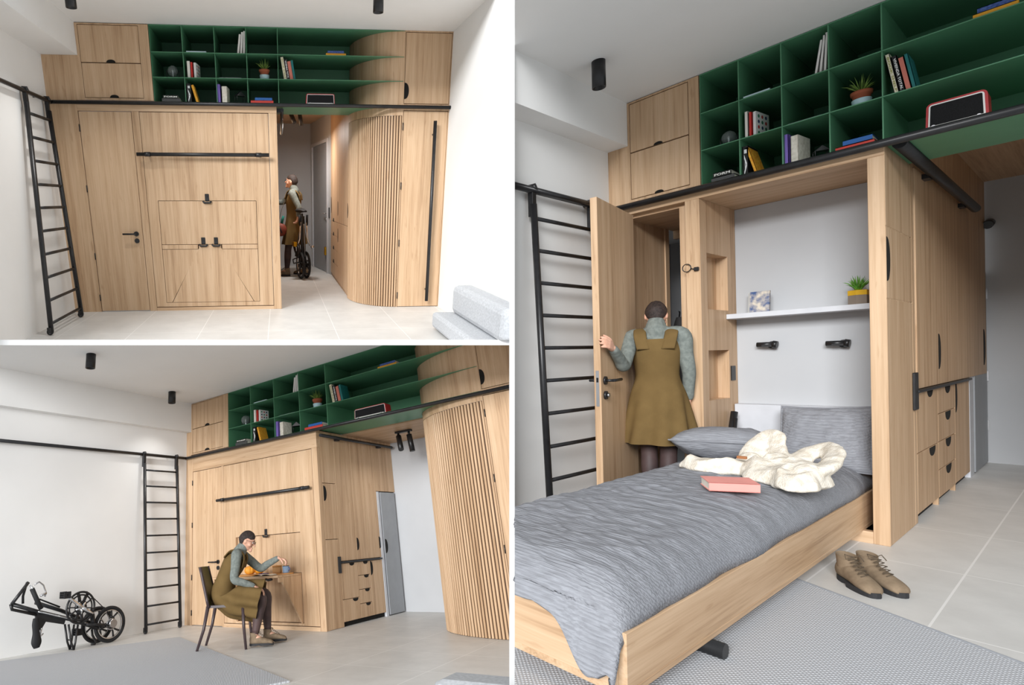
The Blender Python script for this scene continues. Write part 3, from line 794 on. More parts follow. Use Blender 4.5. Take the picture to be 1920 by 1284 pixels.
def hand(b, wrist, fwd, palm_n, side, curl=.5, spread=.12, s=1.0):
    """palm, four unequal bent fingers and a thumb off the side; fwd: wrist->knuckles, palm_n: out of the palm, side +1 thumb to the right of fwd"""
    f = Vector(fwd).normalized(); n = Vector(palm_n); n = (n - f * n.dot(f)).normalized(); x = f.cross(n) * side
    W = Vector(wrist)
    for k in (-1, -.33, .33, 1):
        limb(b, [W + x * (.012 * k * s), W + f * .04 * s + x * (.02 * k * s), W + f * .082 * s + x * (.028 * k * s)], [.014 * s, .0145 * s, .0115 * s], 8, 3)
    for k, ln in ((1, .068), (.33, .078), (-.33, .072), (-1, .056)):
        p = W + f * .082 * s + x * (.0285 * k * s); d = (f + x * k * spread).normalized(); pts = [p]
        ang = 0
        for j, part in enumerate((.45, .32, .23)):
            ang += curl * (.8 if j == 0 else 1.0)
            dd = (d * math.cos(ang) + n * math.sin(ang)); p = p + dd * ln * part * s; pts.append(p)
        limb(b, pts, [.0098 * s, .0092 * s, .0086 * s, .0072 * s], 8, 3)
    p = W + f * .022 * s + x * .024 * s; pts = [p]; d = (f * .75 + x * .75 + n * .25).normalized(); p = p + d * .036 * s; pts.append(p)
    d = (f * .9 + x * .35 + n * (.25 + curl * .6)).normalized(); p = p + d * .03 * s; pts.append(p); p = p + (d + n * curl * .5).normalized() * .024 * s; pts.append(p)
    limb(b, pts, [.0135 * s, .0115 * s, .0102 * s, .008 * s], 8, 3)
def head_shape(b, c, R, s=1.0):
    """skull, jaw, brow, nose, lips, ears about centre c; R columns right/forward/up"""
    c = Vector(c)
    def P(x, y, z): return c + R @ Vector((x * s, y * s, z * s))
    def sk(u, v):
        th, ph = u * 2 * math.pi, v * math.pi
        x, y, z = math.sin(ph) * math.cos(th), math.sin(ph) * math.sin(th), math.cos(ph)
        rx, ry, rz = .071, .090, .108
        if z < 0:
            rx *= 1 - .34 * min(1, -z) ** 1.3
            if y < 0: ry *= 1 - .45 * min(1, -z) ** .8
            else: ry *= 1 - .06 * min(1, -z)
        if y > .5 and z > -.6: ry *= .97
        return P(rx * x, ry * y + (.012 if z < 0 else 0) * -z, rz * z)
    b.grid(sk, 28, 18, close_u=True)
    limb(b, [P(0, .082, .016), P(0, .098, -.006), P(0, .108, -.026)], [.008 * s, .010 * s, .0125 * s], 8, 3)
    b.ball(P(0, .088, -.056), .014 * s, 2, scale=(1.5, .7, .45), rot=R); b.ball(P(0, .087, -.064), .013 * s, 2, scale=(1.3, .7, .5), rot=R)
    b.ball(P(0, .078, -.088), .02 * s, 2); b.ball(P(0, .076, .03), .03 * s, 2, scale=(1.5, .5, .4), rot=R)
    for sx in (-1, 1):
        b.ball(P(sx * .071, -.006, -.008), .028 * s, 2, scale=(.34, .62, 1.0), rot=R)
        b.ball(P(sx * .045, .052, -.03), .03 * s, 2, scale=(.8, .8, .8), rot=R)
    return P
def face_bits(P, R, s, t, glasses=True):
    for sx in (-1, 1):
        e = B().ball(P(sx * .031, .0785, .004), .0125 * s, 2, scale=(1, .7, .7), rot=R).obj('eye', WHITETRIM, t)
        B().ball(P(sx * .031, .0868, .004), .0058 * s, 2, scale=(1, .4, 1), rot=R).obj('iris', SOLE, e)
        B().tube([P(sx * .014, .089, .022), P(sx * .032, .089, .028), P(sx * .052, .077, .022)], .0034 * s, 6).obj('eyebrow', HAIR, t)
    if glasses:
        b = B()
        for sx in (-1, 1):
            b.tube([P(sx * .033 + .023 * math.cos(a), .103 - .14 * abs(sx * .033 + .023 * math.cos(a)) + .004, .003 + .018 * math.sin(a)) for a in [2 * math.pi * i / 16 for i in range(16)]], .0018 * s, 6, closed=True)
            b.tube([P(sx * .056, .098, .006), P(sx * .074, .05, .008), P(sx * .075, -.008, .006), P(sx * .073, -.02, -.004)], .0018 * s, 6)
        b.tube([P(-.011, .104, .006), P(0, .107, .009), P(.011, .104, .006)], .0018 * s, 6); b.obj('glasses', BLACK, t)
def hair_cap(P, s, t, seed=1):
    b = B()
    def f(u, v):
        th = u * 2 * math.pi                      # 0 = front
        lim = 62 + 30 * (.5 - .5 * math.cos(th)) ** .6 + 46 * max(0, -math.cos(th)) ** .8
        k = max(0, 1 - ((th - math.pi / 2) / .5) ** 2) + max(0, 1 - ((th - 1.5 * math.pi) / .5) ** 2)
        lim -= 8 * k
        ph = math.radians(lim) * v
        x, y, z = math.sin(ph) * math.sin(th), math.sin(ph) * math.cos(th), math.cos(ph)
        g = 1.10 + .035 * mnoise.noise(Vector((x * 4, y * 4, z * 4 + seed))) - .10 * max(0, v - .82) / .18
        rx, ry, rz = .073, .092, .108
        if z < 0: rx *= 1 - .22 * -z; ry *= (1 - .42 * (-z) ** .8) if y < 0 else 1
        return P(rx * x * g, ry * y * g, rz * z * g)
    b.grid(f, 40, 16, close_u=True); return b.obj('hair', HAIR, t)

def boot_parts(parent, s=1.0, M=None, laces=True):
    """ankle boot: heel at the origin, toe towards +y"""
    M = M or Matrix.Identity(4)
    def V3(x, y, z): return M @ Vector((x * s, y * s, z * s))
    X = lambda k, r: (M.to_3x3() @ Vector((r * s, 0, 0)))
    prof = [(.0, .0, .034, .012), (.01, .03, .036, .016)]
    # outline rings from toe to heel along y, then the shaft
    b = B(); data = []
    for y, w, h, z0 in ((.268, .012, .010, .022), (.262, .030, .020, .022), (.24, .043, .034, .022), (.20, .049, .046, .022), (.16, .047, .058, .022), (.12, .043, .070, .022), (.08, .040, .078, .022), (.04, .038, .080, .022), (.010, .033, .078, .022), (-.004, .018, .06, .026)):
        data.append((V3(0, y, z0 + h / 2 - .004), M.to_3x3() @ Vector((w * s, 0, 0)), M.to_3x3() @ Vector((0, 0, (h / 2 + .006) * s))))
    bv = rings(b, smooth_rings(data, 3), 22); capped(b, bv, 22)
    sh = []
    for z, yc, ry, rx in ((.05, .055, .058, .036), (.08, .053, .055, .037), (.105, .048, .050, .038), (.132, .045, .048, .040), (.138, .045, .047, .041), (.132, .045, .043, .036), (.10, .047, .042, .031)):
        sh.append((V3(0, yc, z), M.to_3x3() @ Vector((rx * s, 0, 0)), M.to_3x3() @ Vector((0, ry * s, (-.10 * ry) * s))))
    rings(b, smooth_rings(sh, 3), 22)
    up = b.obj('upper', SUEDE, parent)
    b = B(); out = []
    for i in range(28):
        a = 2 * math.pi * i / 28; y = .132 + .142 * math.sin(a); w = (.050 if y > .12 else .042) * (1 - .12 * math.exp(-((y - .09) / .03) ** 2))
        c = math.cos(a); out.append((w * math.copysign(abs(c) ** .75, c), y))
    vs = [V3(x, y, .0 if (y < .09 or y > .11) else .008) for x, y in out] + [V3(x, y, .026) for x, y in out]; n = 28
    b._add(vs, [tuple(range(n))[::-1], tuple(range(n, 2 * n))] + [(i, (i + 1) % n, n + (i + 1) % n, n + i) for i in range(n)]); b.obj('sole', SOLE, parent)
    B().lathe([(.0, 0), (.033 * s, 0)], seg=14, mat=M @ Matrix.Translation((0, .046 * s, .112 * s))).obj('shaft_shade', DARK, parent)  # flat black disc painted for the shade inside the boot shaft
    if laces:
        b = B()
        for i in range(5):
            y = .105 + .018 * i; z = .137 - .0125 * i - (.004 if i == 0 else 0)
            b.tube([V3(-.022, y - .004, z - .006), V3(0, y + .004, z + .003), V3(.022, y - .004, z - .006)], .0026 * s, 6)
            b.tube([V3(-.022, y, z - .004), V3(.018, y + .014, z - .012)], .0022 * s, 6)
        b.tube([V3(0, .10, .142), V3(.03, .09, .152), V3(.036, .11, .135), V3(.004, .104, .142), V3(-.03, .095, .15), V3(-.034, .12, .13)], .0024 * s, 6)
        b.obj('laces', LACE, parent)
    return up

def person(label, loc, rz, j, s=1.0, headdir=(0, 1, 0), hands=(), seated=False, glasses=True, dress=None, voxel=.0065):
    """j: joints in metres, facing +y; everything is scaled by s"""
    t = thing('person', label, 'person', loc=loc, rz=rz)
    J = {k: Vector(v) * s for k, v in j.items()}
    R = frame_to(headdir, j.get('headup', (0, 0, 1)))
    b = B()
    torso = [(J['pelvis'] - (J['chest'] - J['pelvis']).normalized() * .07 * s, .12, .09), (J['pelvis'], .155, .108), (J['waist'], .122, .088), (J['chest'], .142, .102), (J['collar'], .135, .07), (J['neck'], .055, .052)]
    ax = Vector(j.get('across', (1, 0, 0)))
    def ring(c, rx, ry, d):
        d = d.normalized(); x = (ax - d * ax.dot(d)).normalized(); y = d.cross(x)
        return (c, x * rx * s, y * ry * s)
    cs = [q[0] for q in torso]
    def torso_rings(extra=0, a=0, z=99):
        out = []
        for i, (c, rx, ry) in enumerate(torso):
            d = cs[min(i + 1, len(cs) - 1)] - cs[max(i - 1, 0)]
            out.append(ring(c, rx + extra, ry + extra, d))
        return out[a:z]
    bv = rings(b, smooth_rings(torso_rings(), 5), 28); capped(b, bv, 28)
    limb(b, [J['neck'] - (J['head'] - J['neck']) * .25, J['head'] - R @ Vector((0, .012, .06)) * s], [.054 * s, .05 * s])
    P = head_shape(b, J['head'], R, s)
    for q in 'LR':
        limb(b, [J['hip' + q], J['knee' + q].lerp(J['hip' + q], .5), J['knee' + q], J['knee' + q].lerp(J['ankle' + q], .38) , J['ankle' + q]], [.086 * s, .072 * s, .053 * s, .054 * s, .033 * s])
        limb(b, [J['ankle' + q], J['toe' + q]], [.034 * s, .026 * s])
        limb(b, [J['collar'].lerp(J['sh' + q], .4), J['sh' + q], J['el' + q].lerp(J['sh' + q], .5), J['el' + q], J['wr' + q].lerp(J['el' + q], .6), J['wr' + q]], [.05 * s, .05 * s, .042 * s, .036 * s, .032 * s, .023 * s])
    for wq, fwd, pn, side, curl, spread in hands: hand(b, J[wq], fwd, pn, side, curl, spread, s)
    fuse(b, 'body', SKIN, t, voxel * s, 3)
    face_bits(P, R, s, t, glasses); hair_cap(P, s, t)
    # knitted jumper with a roll neck
    b = B(); bv = rings(b, smooth_rings(torso_rings(.010, 1, 5), 5), 28); capped(b, bv, 28)
    limb(b, [J['neck'] - (J['head'] - J['neck']) * .3, J['neck'].lerp(J['head'], .34)], [.078 * s, .064 * s])
    for q in 'LR':
        limb(b, [J['collar'].lerp(J['sh' + q], .35), J['sh' + q], J['el' + q].lerp(J['sh' + q], .5), J['el' + q], J['wr' + q].lerp(J['el' + q], .6), J['wr' + q].lerp(J['el' + q], .07)], [.064 * s, .061 * s, .053 * s, .046 * s, .042 * s, .034 * s])
    fuse(b, 'jumper', JUMPER, t, .009 * s, 3)
    b = B()
    for q in 'LR':
        limb(b, [J['hip' + q].lerp(J['knee' + q], .25), J['knee' + q].lerp(J['hip' + q], .5), J['knee' + q], J['knee' + q].lerp(J['ankle' + q], .38), J['ankle' + q].lerp(J['knee' + q], .12)], [.086 * s, .078 * s, .058 * s, .059 * s, .040 * s])
    b.obj('tights', TIGHTS, t)
    # pinafore dress
    b = B(); data = []
    tr = torso_rings(.024)
    for c, x, y in (tr[4], tr[3], tr[2], tr[1]): data.append((c, x, y))
    kq = 1.17 if seated else 1.03
    data[3] = (data[3][0], data[3][1] * kq, data[3][2] * kq)
    data[0] = (J['chest'].lerp(J['collar'], .50), tr[3][1] * .95, tr[3][2] * .98); data.insert(0, (J['chest'].lerp(J['collar'], .86), tr[3][1] * .84, tr[3][2] * (.80 if seated else .93)))
    base = len(data)
    for c, x, y in dress: data.append((Vector(c) * s, Vector(x) * s, Vector(y) * s))
    def fold(f, a):
        k = max(0, (f - .35) / .65)
        return 1 + k ** 1.4 * (.095 * math.sin(9 * a + 2 * f) + .05 * math.sin(5 * a + 1))
    rings(b, smooth_rings(data, 5), 72, fold)
    up = (J['collar'] - J['chest']).normalized(); fw = up.cross(ax).normalized() * -1
    if fw.dot(Vector((0, 1, 0))) < 0: fw = -fw
    for sx in (-1, 1):
        side_v = (ax - up * ax.dot(up)).normalized() * sx
        top = J['collar'] + side_v * .105 * s + up * .055 * s
        lo = J['chest'].lerp(J['collar'], .3)
        q = [lo + side_v * .10 * s + fw * .118 * s, J['collar'] + side_v * .10 * s + fw * .085 * s + up * .015 * s, top, J['collar'] + side_v * .10 * s - fw * .09 * s + up * .005 * s, lo + side_v * .08 * s - fw * .122 * s]
        path = [Vector(z) for z in catmull([tuple(v) for v in q], 5)]; data = []
        for n_, v in enumerate(path):
            d = (path[min(n_ + 1, len(path) - 1)] - path[max(n_ - 1, 0)]).normalized()
            data.append((v, side_v * .043 * s, side_v.cross(d).normalized() * .010 * s))
        capped(b, rings(b, data, 14), 14)
    b.obj('dress', OLIVE, t)
    for q in 'LR':
        d = J['toe' + q] - J['ankle' + q]; a = math.atan2(-d.x, d.y)
        o = J['ankle' + q]
        M = Matrix.Translation((o.x, o.y, o.z - .085 * s)) @ Matrix.Rotation(a, 4, 'Z') @ Matrix.Translation((0, -.05 * s, 0))
        bt = bpy.data.objects.new('boot', None); link(bt, t); bt.empty_display_size = .03
        boot_parts(bt, s * .95, M)
    return t
STAND = dict(pelvis=(0, 0, .90), waist=(0, .005, 1.04), chest=(0, .0, 1.20), collar=(0, -.012, 1.335), neck=(0, -.01, 1.40), head=(0, .022, 1.515),
             hipL=(-.085, 0, .86), hipR=(.085, 0, .86), kneeL=(-.085, .02, .46), kneeR=(.085, .02, .46), ankleL=(-.085, -.02, .088), ankleR=(.085, -.02, .088),
             toeL=(-.10, .13, .04), toeR=(.10, .13, .04), shL=(-.165, -.01, 1.335), shR=(.165, -.01, 1.335),
             elL=(-.20, -.02, 1.07), elR=(.20, -.02, 1.07), wrL=(-.20, .04, .85), wrR=(.20, .04, .85))
DRESS_STAND = [((0, .0, .80), (.205, 0, 0), (0, .16, 0)), ((0, 0, .64), (.235, 0, 0), (0, .185, 0)), ((0, 0, .53), (.255, 0, 0), (0, .205, 0))]
# ------------------------------------------------------------------ the folding bicycle, parked folded (upper left) and lying along the wall (lower left)
TYRE = flat('tyre_rubber', (30, 30, 32), .7)
def wheel(parent, c, r, axis, name='wheel', spokes=3, disc=True):
    """c centre, axis unit vector; thick three-spoke wheel with silver rim"""
    c = Vector(c); a = Vector(axis).normalized(); u = a.orthogonal().normalized(); v = a.cross(u)
    def ringpts(rad, off=0): return [c + a * off + (u * math.cos(2 * math.pi * i / 48) + v * math.sin(2 * math.pi * i / 48)) * rad for i in range(48)]
    w = B().tube(ringpts(r - .020), .020, 10, closed=True).obj(name, TYRE, parent)
    b = B(); b.tube(ringpts(r - .046), .011, 8, closed=True, flat=.8); b.obj('rim', CHROME, w)
    b = B()
    for k in range(spokes):
        th = 2 * math.pi * k / spokes + .4
        d = u * math.cos(th) + v * math.sin(th); e = u * -math.sin(th) + v * math.cos(th)
        for sg in (-1, 1):
            b.tube([c + d * .03 + e * .012 * sg, c + d * (r * .45) + e * .016 * sg, c + d * (r - .055) + e * .045 * sg], [.013, .010, .012], 8)
    b.tube([c - a * .035, c + a * .035], .03, 16); b.obj('spokes', BLACK, w)
    if disc:
        b = B()
        b.tube(ringpts(.055, .03), .008, 6, closed=True); b.tube([c + a * .025, c + a * .042], .02, 14); b.obj('brake_disc', STEEL, w)
    return w
def lying_bicycle(label):
    t = thing('folding_bicycle', label, 'bicycle', loc=(-2.24, -1.29, 0))
    def Q(u, v, x=0):
        fl = 1215 + (204 - u) * .26
        return Vector((x, (u - 204) / 169, max((fl - v) / 165, .0)))
    def tube(b, pts, r, x=0, **k): return b.tube([Q(*p, x) if len(p) == 2 else Q(*p) for p in pts], r, 12, **k)
    for x, nm in ((.05, 'front'), (-.05, 'back')):
        c = Q(204 - (0 if x > 0 else 16), 1183 + (0 if x > 0 else 4), x); c.z = .197 + (.0 if x > 0 else .004)
        wheel(t, c, .197, (1, 0, 0))
    b = B()
    tube(b, [(17, 1176), (60, 1181), (120, 1185), (178, 1193)], .020, .07); tube(b, [(62, 1166), (110, 1172), (166, 1184), (190, 1186)], .020, -.02)
    tube(b, [(38, 1137), (26, 1156), (13, 1176)], .017, .09); tube(b, [(38, 1137), (33, 1160), (34, 1172)], .013, .06)
    tube(b, [(13, 1176), (16, 1184), (58, 1186)], .016, .07); tube(b, [(60, 1186), (60, 1178)], .018, .07)
    tube(b, [(165, 1170), (170, 1195)], .026, .06); tube(b, [(150, 1190), (200, 1184)], .014, .10)
    b.obj('frame', BLACK, t)
    b = B(); tube(b, [(58, 1181), (110, 1184), (165, 1189)], .007, .10); b.obj('belt_guard', CHROME, t)
    # seat tube plate, saddle
    b = B()
    pl = [Q(56, 1181), Q(112, 1188), Q(110, 1195), Q(76, 1195), Q(68, 1210), Q(60, 1206)]
    vs = [p + Vector((.05, 0, 0)) for p in pl] + [p + Vector((.075, 0, 0)) for p in pl]; n = len(pl)
    b._add(vs, [tuple(range(n)), tuple(range(n, 2 * n))[::-1]] + [(i, (i + 1) % n, n + (i + 1) % n, n + i) for i in range(n)]); b.obj('seat_plate', BLACK, t)
    b = B(); s0, s1 = Q(55, 1192, .10), Q(61, 1238, .10)
    q = catmull([(*s0, .026), (*s0.lerp(s1, .2), .038), (*s0.lerp(s1, .5), .036), (*s0.lerp(s1, .8), .052), (*s1, .03)], 6)
    b.tube([p[:3] for p in q], [p[3] for p in q], 16, flat=.6); b.obj('saddle', TYRE, t)
    b = B(); tube(b, [(68, 1206), (66, 1220)], .010, .085); tube(b, [(72, 1214), (62, 1226)], .006, .085); b.obj('saddle_rail', STEEL, t)
    # chainring with round holes, crank and pedals, belt
    c = Q(135.5, 1163, .12); r = .16; b = B()
    ring_ = lambda rad, x: [c + Vector((x, rad * math.cos(2 * math.pi * i / 40), rad * math.sin(2 * math.pi * i / 40))) for i in range(40)]
    b.tube(ring_(r, 0), .012, 8, closed=True); b.tube(ring_(r - .03, 0), .009, 8, closed=True); b.tube(ring_(.05, 0), .02, 8, closed=True)
    for k in range(5):
        a = 2 * math.pi * k / 5 + .2; d = Vector((0, math.cos(a), math.sin(a))); e = Vector((0, -math.sin(a), math.cos(a)))
        b.tube([c + d * .05 - e * .02, c + d * .10 - e * .035, c + d * (r - .02) - e * .055], .019, 8, flat=.35); b.tube([c + d * .05 + e * .02, c + d * .10 + e * .035, c + d * (r - .02) + e * .055], .019, 8, flat=.35)
    b.obj('chainring', BLACK, t)
    b = B(); p0, p1 = Q(100, 1147, .15), Q(160, 1172, .15)
    cc = c + Vector((.03, 0, 0)); b.tube([p0, cc], [.013, .02], 10); b.tube([cc, Q(157, 1170, .15)], [.02, .013], 10)
    for k in range(5):
        a = 2 * math.pi * k / 5 + .9; b.tube([cc, cc + Vector((-.01, .07 * math.cos(a), .07 * math.sin(a)))], [.016, .009], 8)
    b.obj('crank', CHROME, t)
    for p in ((98, 1148, .19), (140, 1204, .03)):
        q = Q(*p); b = B()
        for k in range(4): b.tube([q + Vector((-.045, -.03, -.03 + .02 * k)), q + Vector((.045, -.03, -.03 + .02 * k))], .006, 6)
        b.box(q.x - .05, q.x - .04, q.y - .04, q.y + .04, q.z - .035, q.z + .035, .006); b.box(q.x + .04, q.x + .05, q.y - .04, q.y + .04, q.z - .035, q.z + .035, .006)
        b.tube([q - Vector((.06, 0, 0)), q + Vector((.05, 0, 0))], .009, 8); b.obj('pedal', TYRE, t)
    b = B(); h = Q(204, 1181, .11); b.tube([c + Vector((0, .06, r)), h + Vector((0, .02, .05))], .005, 6); b.tube([c + Vector((0, .02, -r)), h + Vector((0, 0, -.05))], .005, 6); b.obj('drive_belt', TYRE, t)
    b = B().cyl(h - Vector((.02, 0, 0)), h + Vector((.02, 0, 0)), .045, 18); b.obj('sprocket', STEEL, t)
    # grips and brake lever, luggage rack, mudguard
    b = B(); tube(b, [(42, 1147), (52, 1163), (61, 1176)], .024, .13); b.obj('grip', TYRE, t)
    b = B(); tube(b, [(40, 1141), (50, 1155)], .014, .12); b.obj('handlebar', CHROME, t)
    b = B(); tube(b, [(44, 1140), (52, 1134), (60, 1138), (66, 1150), (64, 1156)], .008, .15); tube(b, [(56, 1156), (66, 1150)], .012, .15); b.obj('brake_lever', STEEL, t)
    b = B(); tube(b, [(62, 1164), (66, 1160), (104, 1167)], .009, .02); b.obj('cable', TYRE, t)
    b = B()
    for x in (.02, .10):
        tube(b, [(116, 1194), (123, 1222), (129, 1246)], .011, x); tube(b, [(134, 1192), (131, 1222), (129, 1246)], .011, x)
    b.tube([Q(129, 1246, .02), Q(129, 1246, .10)], .011, 8); b.tube([Q(123, 1219, .02), Q(123, 1219, .10)], .007, 8); b.obj('luggage_rack', BLACK, t)
    b = B(); tube(b, [(168, 1196), (170, 1206), (178, 1216), (176, 1220), (168, 1221)], .014, .04, flat=.4); b.obj('mudguard', BLACK, t)
    return t
def standing_bicycle(label, loc, rz, s):
    """folded upright: both wheels together, tubes bundled above them, saddle on top"""
    t = thing('folding_bicycle', label, 'bicycle', loc=loc, rz=rz)
    r = .205 * s
    wheel(t, (-.045 * s, 0, r), r, (1, .0, 0)); wheel(t, (.06 * s, .05 * s, r), r, (1, .0, 0))
    S = lambda *v: Vector(v) * s
    b = B(); b.tube([S(-.0, .02, .2), S(-.03, -.02, .6), S(-.02, -.02, .97)], .021 * s, 12); b.tube([S(.04, .06, .2), S(.03, .03, .62), S(.01, .0, .93)], .018 * s, 12)
    b.tube([S(-.11, .05, .34), S(-.05, .0, .7)], .012 * s, 8); b.obj('frame', BLACK, t)
    b = B().tube([S(.012, -.05, .34), S(.0, -.05, .82)], .006 * s, 8); b.obj('cable', STEEL, t)
    b = B()
    for sx in (-1, 1): b.tube([S(sx * .10, -.02, .50), S(sx * .06, -.03, .60), S(sx * .045, -.03, .84)], .012 * s, 10)
    b.obj('handlebar', CHROME, t)
    for sx in (-1, 1): B().tube([S(sx * .055, -.03, .80), S(sx * .06, -.03, .95)], .017 * s, 10).obj('grip', TYRE, t)
    b = B(); b.tube([S(0, -.14, 1.0), S(0, -.02, 1.012), S(0, .12, 1.01)], [.028 * s, .05 * s, .085 * s], 16, flat=.4); b.obj('saddle', TYRE, t)
    b = B(); c = S(-.095, .0, .42)
    b.tube([c + S(0, .09 * math.cos(2 * math.pi * i / 32), .09 * math.sin(2 * math.pi * i / 32)) for i in range(32)], .010 * s, 8, closed=True)
    for k in range(5): b.tube([c, c + S(0, .085 * math.cos(k * 1.256), .085 * math.sin(k * 1.256))], .009 * s, 6)
    b.obj('chainring', BLACK, t)
    b = B().box(-.16 * s, -.11 * s, -.05 * s, .05 * s, .49 * s, .56 * s, .008).obj('pedal', BRASS, t)
    b = B().tube([S(-.1, 0, .42), S(-.12, 0, .52)], .01 * s, 8).obj('crank', CHROME, t)
    b = B(); b.tube([S(-.16, -.02, .24), S(-.17, -.02, .3), S(-.06, .02, .33)], .010 * s, 8); b.tube([S(-.16, -.02, .24), S(.12, .1, .27)], .010 * s, 8); b.obj('luggage_rack', BLACK, t)
    b = B().tube([S(.12, -.02, .47), S(.16, -.02, .49)], .02 * s, 10).obj('lamp', CHROME, t)
    return t

set_room(1)
standing_bicycle(V('black folded bicycle standing upright in the passage'), (.40, 2.62, 0), .25, 1.05)
j = dict(STAND); j.update(shR=(.165, .0, 1.335), elR=(.16, .22, 1.20), wrR=(.12, .46, 1.20), shL=(-.165, -.02, 1.33), elL=(-.24, -.14, 1.12), wrL=(-.26, -.13, .98),
    kneeL=(-.07, .09, .46), ankleL=(-.075, .12, .088), toeL=(-.09, .27, .04), kneeR=(.085, -.02, .46), ankleR=(.085, -.16, .10), toeR=(.10, -.02, .04))
person('person in olive dress pushing a folded bicycle through the passage, upper left view', (.27, 3.02, 0), 1.32, j, .99, headdir=(.1, 1, .16),
       hands=(('wrR', (-.1, 1, 0), (0, 0, -1), -1, .25, .15), ('wrL', (-.1, .2, -1), (0, 1, .2), 1, .7, .1)), dress=DRESS_STAND, voxel=.006)
t = thing('shoulder_bag', V('rust brown bag hanging at the hip of the walking person'), 'bag', loc=(.05, 2.86, .66))
b = B().ball((0, 0, .1), .105, 3, scale=(.95, .6, 1.0)); b.obj('pouch', flat('rust_leather', (124, 56, 40), .6), t)
B().tube([(-.02, -.065, .16), (.0, -.07, .10), (.02, -.066, .05)], .008, 8).obj('zip', SOLE, t)
b = B(); b.tube([(-.04, -.02, .18), (.02, .04, .4), (.12, .1, .66)], .009, 8, flat=.4); b.obj('strap', LACE, t)
b = B().tube([(.02, .0, .2), (.035, .0, .27), (.05, .01, .31)], .022, 10); b.obj('tag', flat('teal_cloth', (34, 110, 100), .9), t)
B().box(-.10, -.06, -.06, -.03, -.06, .06, .01).obj('clip', WHITETRIM, t)
# ------------------------------------------------------------------ lower left room: table unfolded from the closed wall bed
set_room(2)
p2 = dict(L=-2.48, l=-2.38, xd0=-2.33, xd1=-1.73, xb0=-1.685, xb1=-.11, B=-.02, a=-1.575, b=.17, cx=2.12, R=2.95,
          T=3.06, rows=[3.06, 2.80, 2.54, 2.28], zs=2.63, zr=2.245, zd=2.035, zb=.05, zh=.79, ds=.56, rx=.94, ry=.60, k=1.70, wc=2.255,
          fx0=-1.45, fx1=-.35, fz1=1.075, fz0=.62, lz0=.08, mx0=-1.04, mx1=-.77, zg=1.575, sx=1.1, radw=.44, rad=.30, rr=.02)
p2['span'] = lambda f: p2['b'] + (p2['cx'] - p2['b']) * f
def chair(label, loc, rz, s):
    t = thing('dining_chair', label, 'chair', loc=loc, rz=rz)
    PLUM = flat('dark_plum_plastic', (66, 54, 56), .35); MOSS = flat('moss_green_panel', (92, 88, 30), .5)
    S = lambda *v: Vector(v) * s
    b = B()
    q = [(-.20, -.20), (.20, -.20), (.235, .16), (.20, .215), (-.20, .215), (-.235, .16)]
    b.prism([(x * s, y * s) for x, y in q], 'z', .43 * s, .455 * s); b.obj('seat', PLUM, t)
    for sx in (-1, 1):
        b = B().tube([S(sx * .21, -.19, .45), S(sx * .215, -.235, .22), S(sx * .225, -.31, 0)], [.021 * s, .017 * s, .014 * s], 8); b.obj('leg', PLUM, t)
        b = B().tube([S(sx * .215, .19, .45), S(sx * .22, .20, .22), S(sx * .225, .22, 0)], [.021 * s, .017 * s, .014 * s], 8); b.obj('leg', PLUM, t)
    b = B()
    def back(u, v, off):
        x = (u - .5) * .44 * (1 - .12 * v); z = .44 + .42 * v; y = -.19 - .10 * v - .05 * (1 - (2 * u - 1) ** 2) * v + off
        return S(x, y, z)
    b.grid(lambda u, v: back(u, v, 0), 10, 8); b.grid(lambda u, v: back(u, v, .016), 10, 8)
    b.grid(lambda u, v: back(0, u, .016 * v), 8, 1); b.grid(lambda u, v: back(1, u, .016 * v), 8, 1); b.grid(lambda u, v: back(u, 1, .016 * v), 10, 1)
    b.obj('backrest', MOSS, t)
    b = B()
    for sx in (0, 1): b.tube([back(sx, k / 6, .008) for k in range(7)], .017 * s, 8)
    b.obj('back_frame', PLUM, t)
    return t
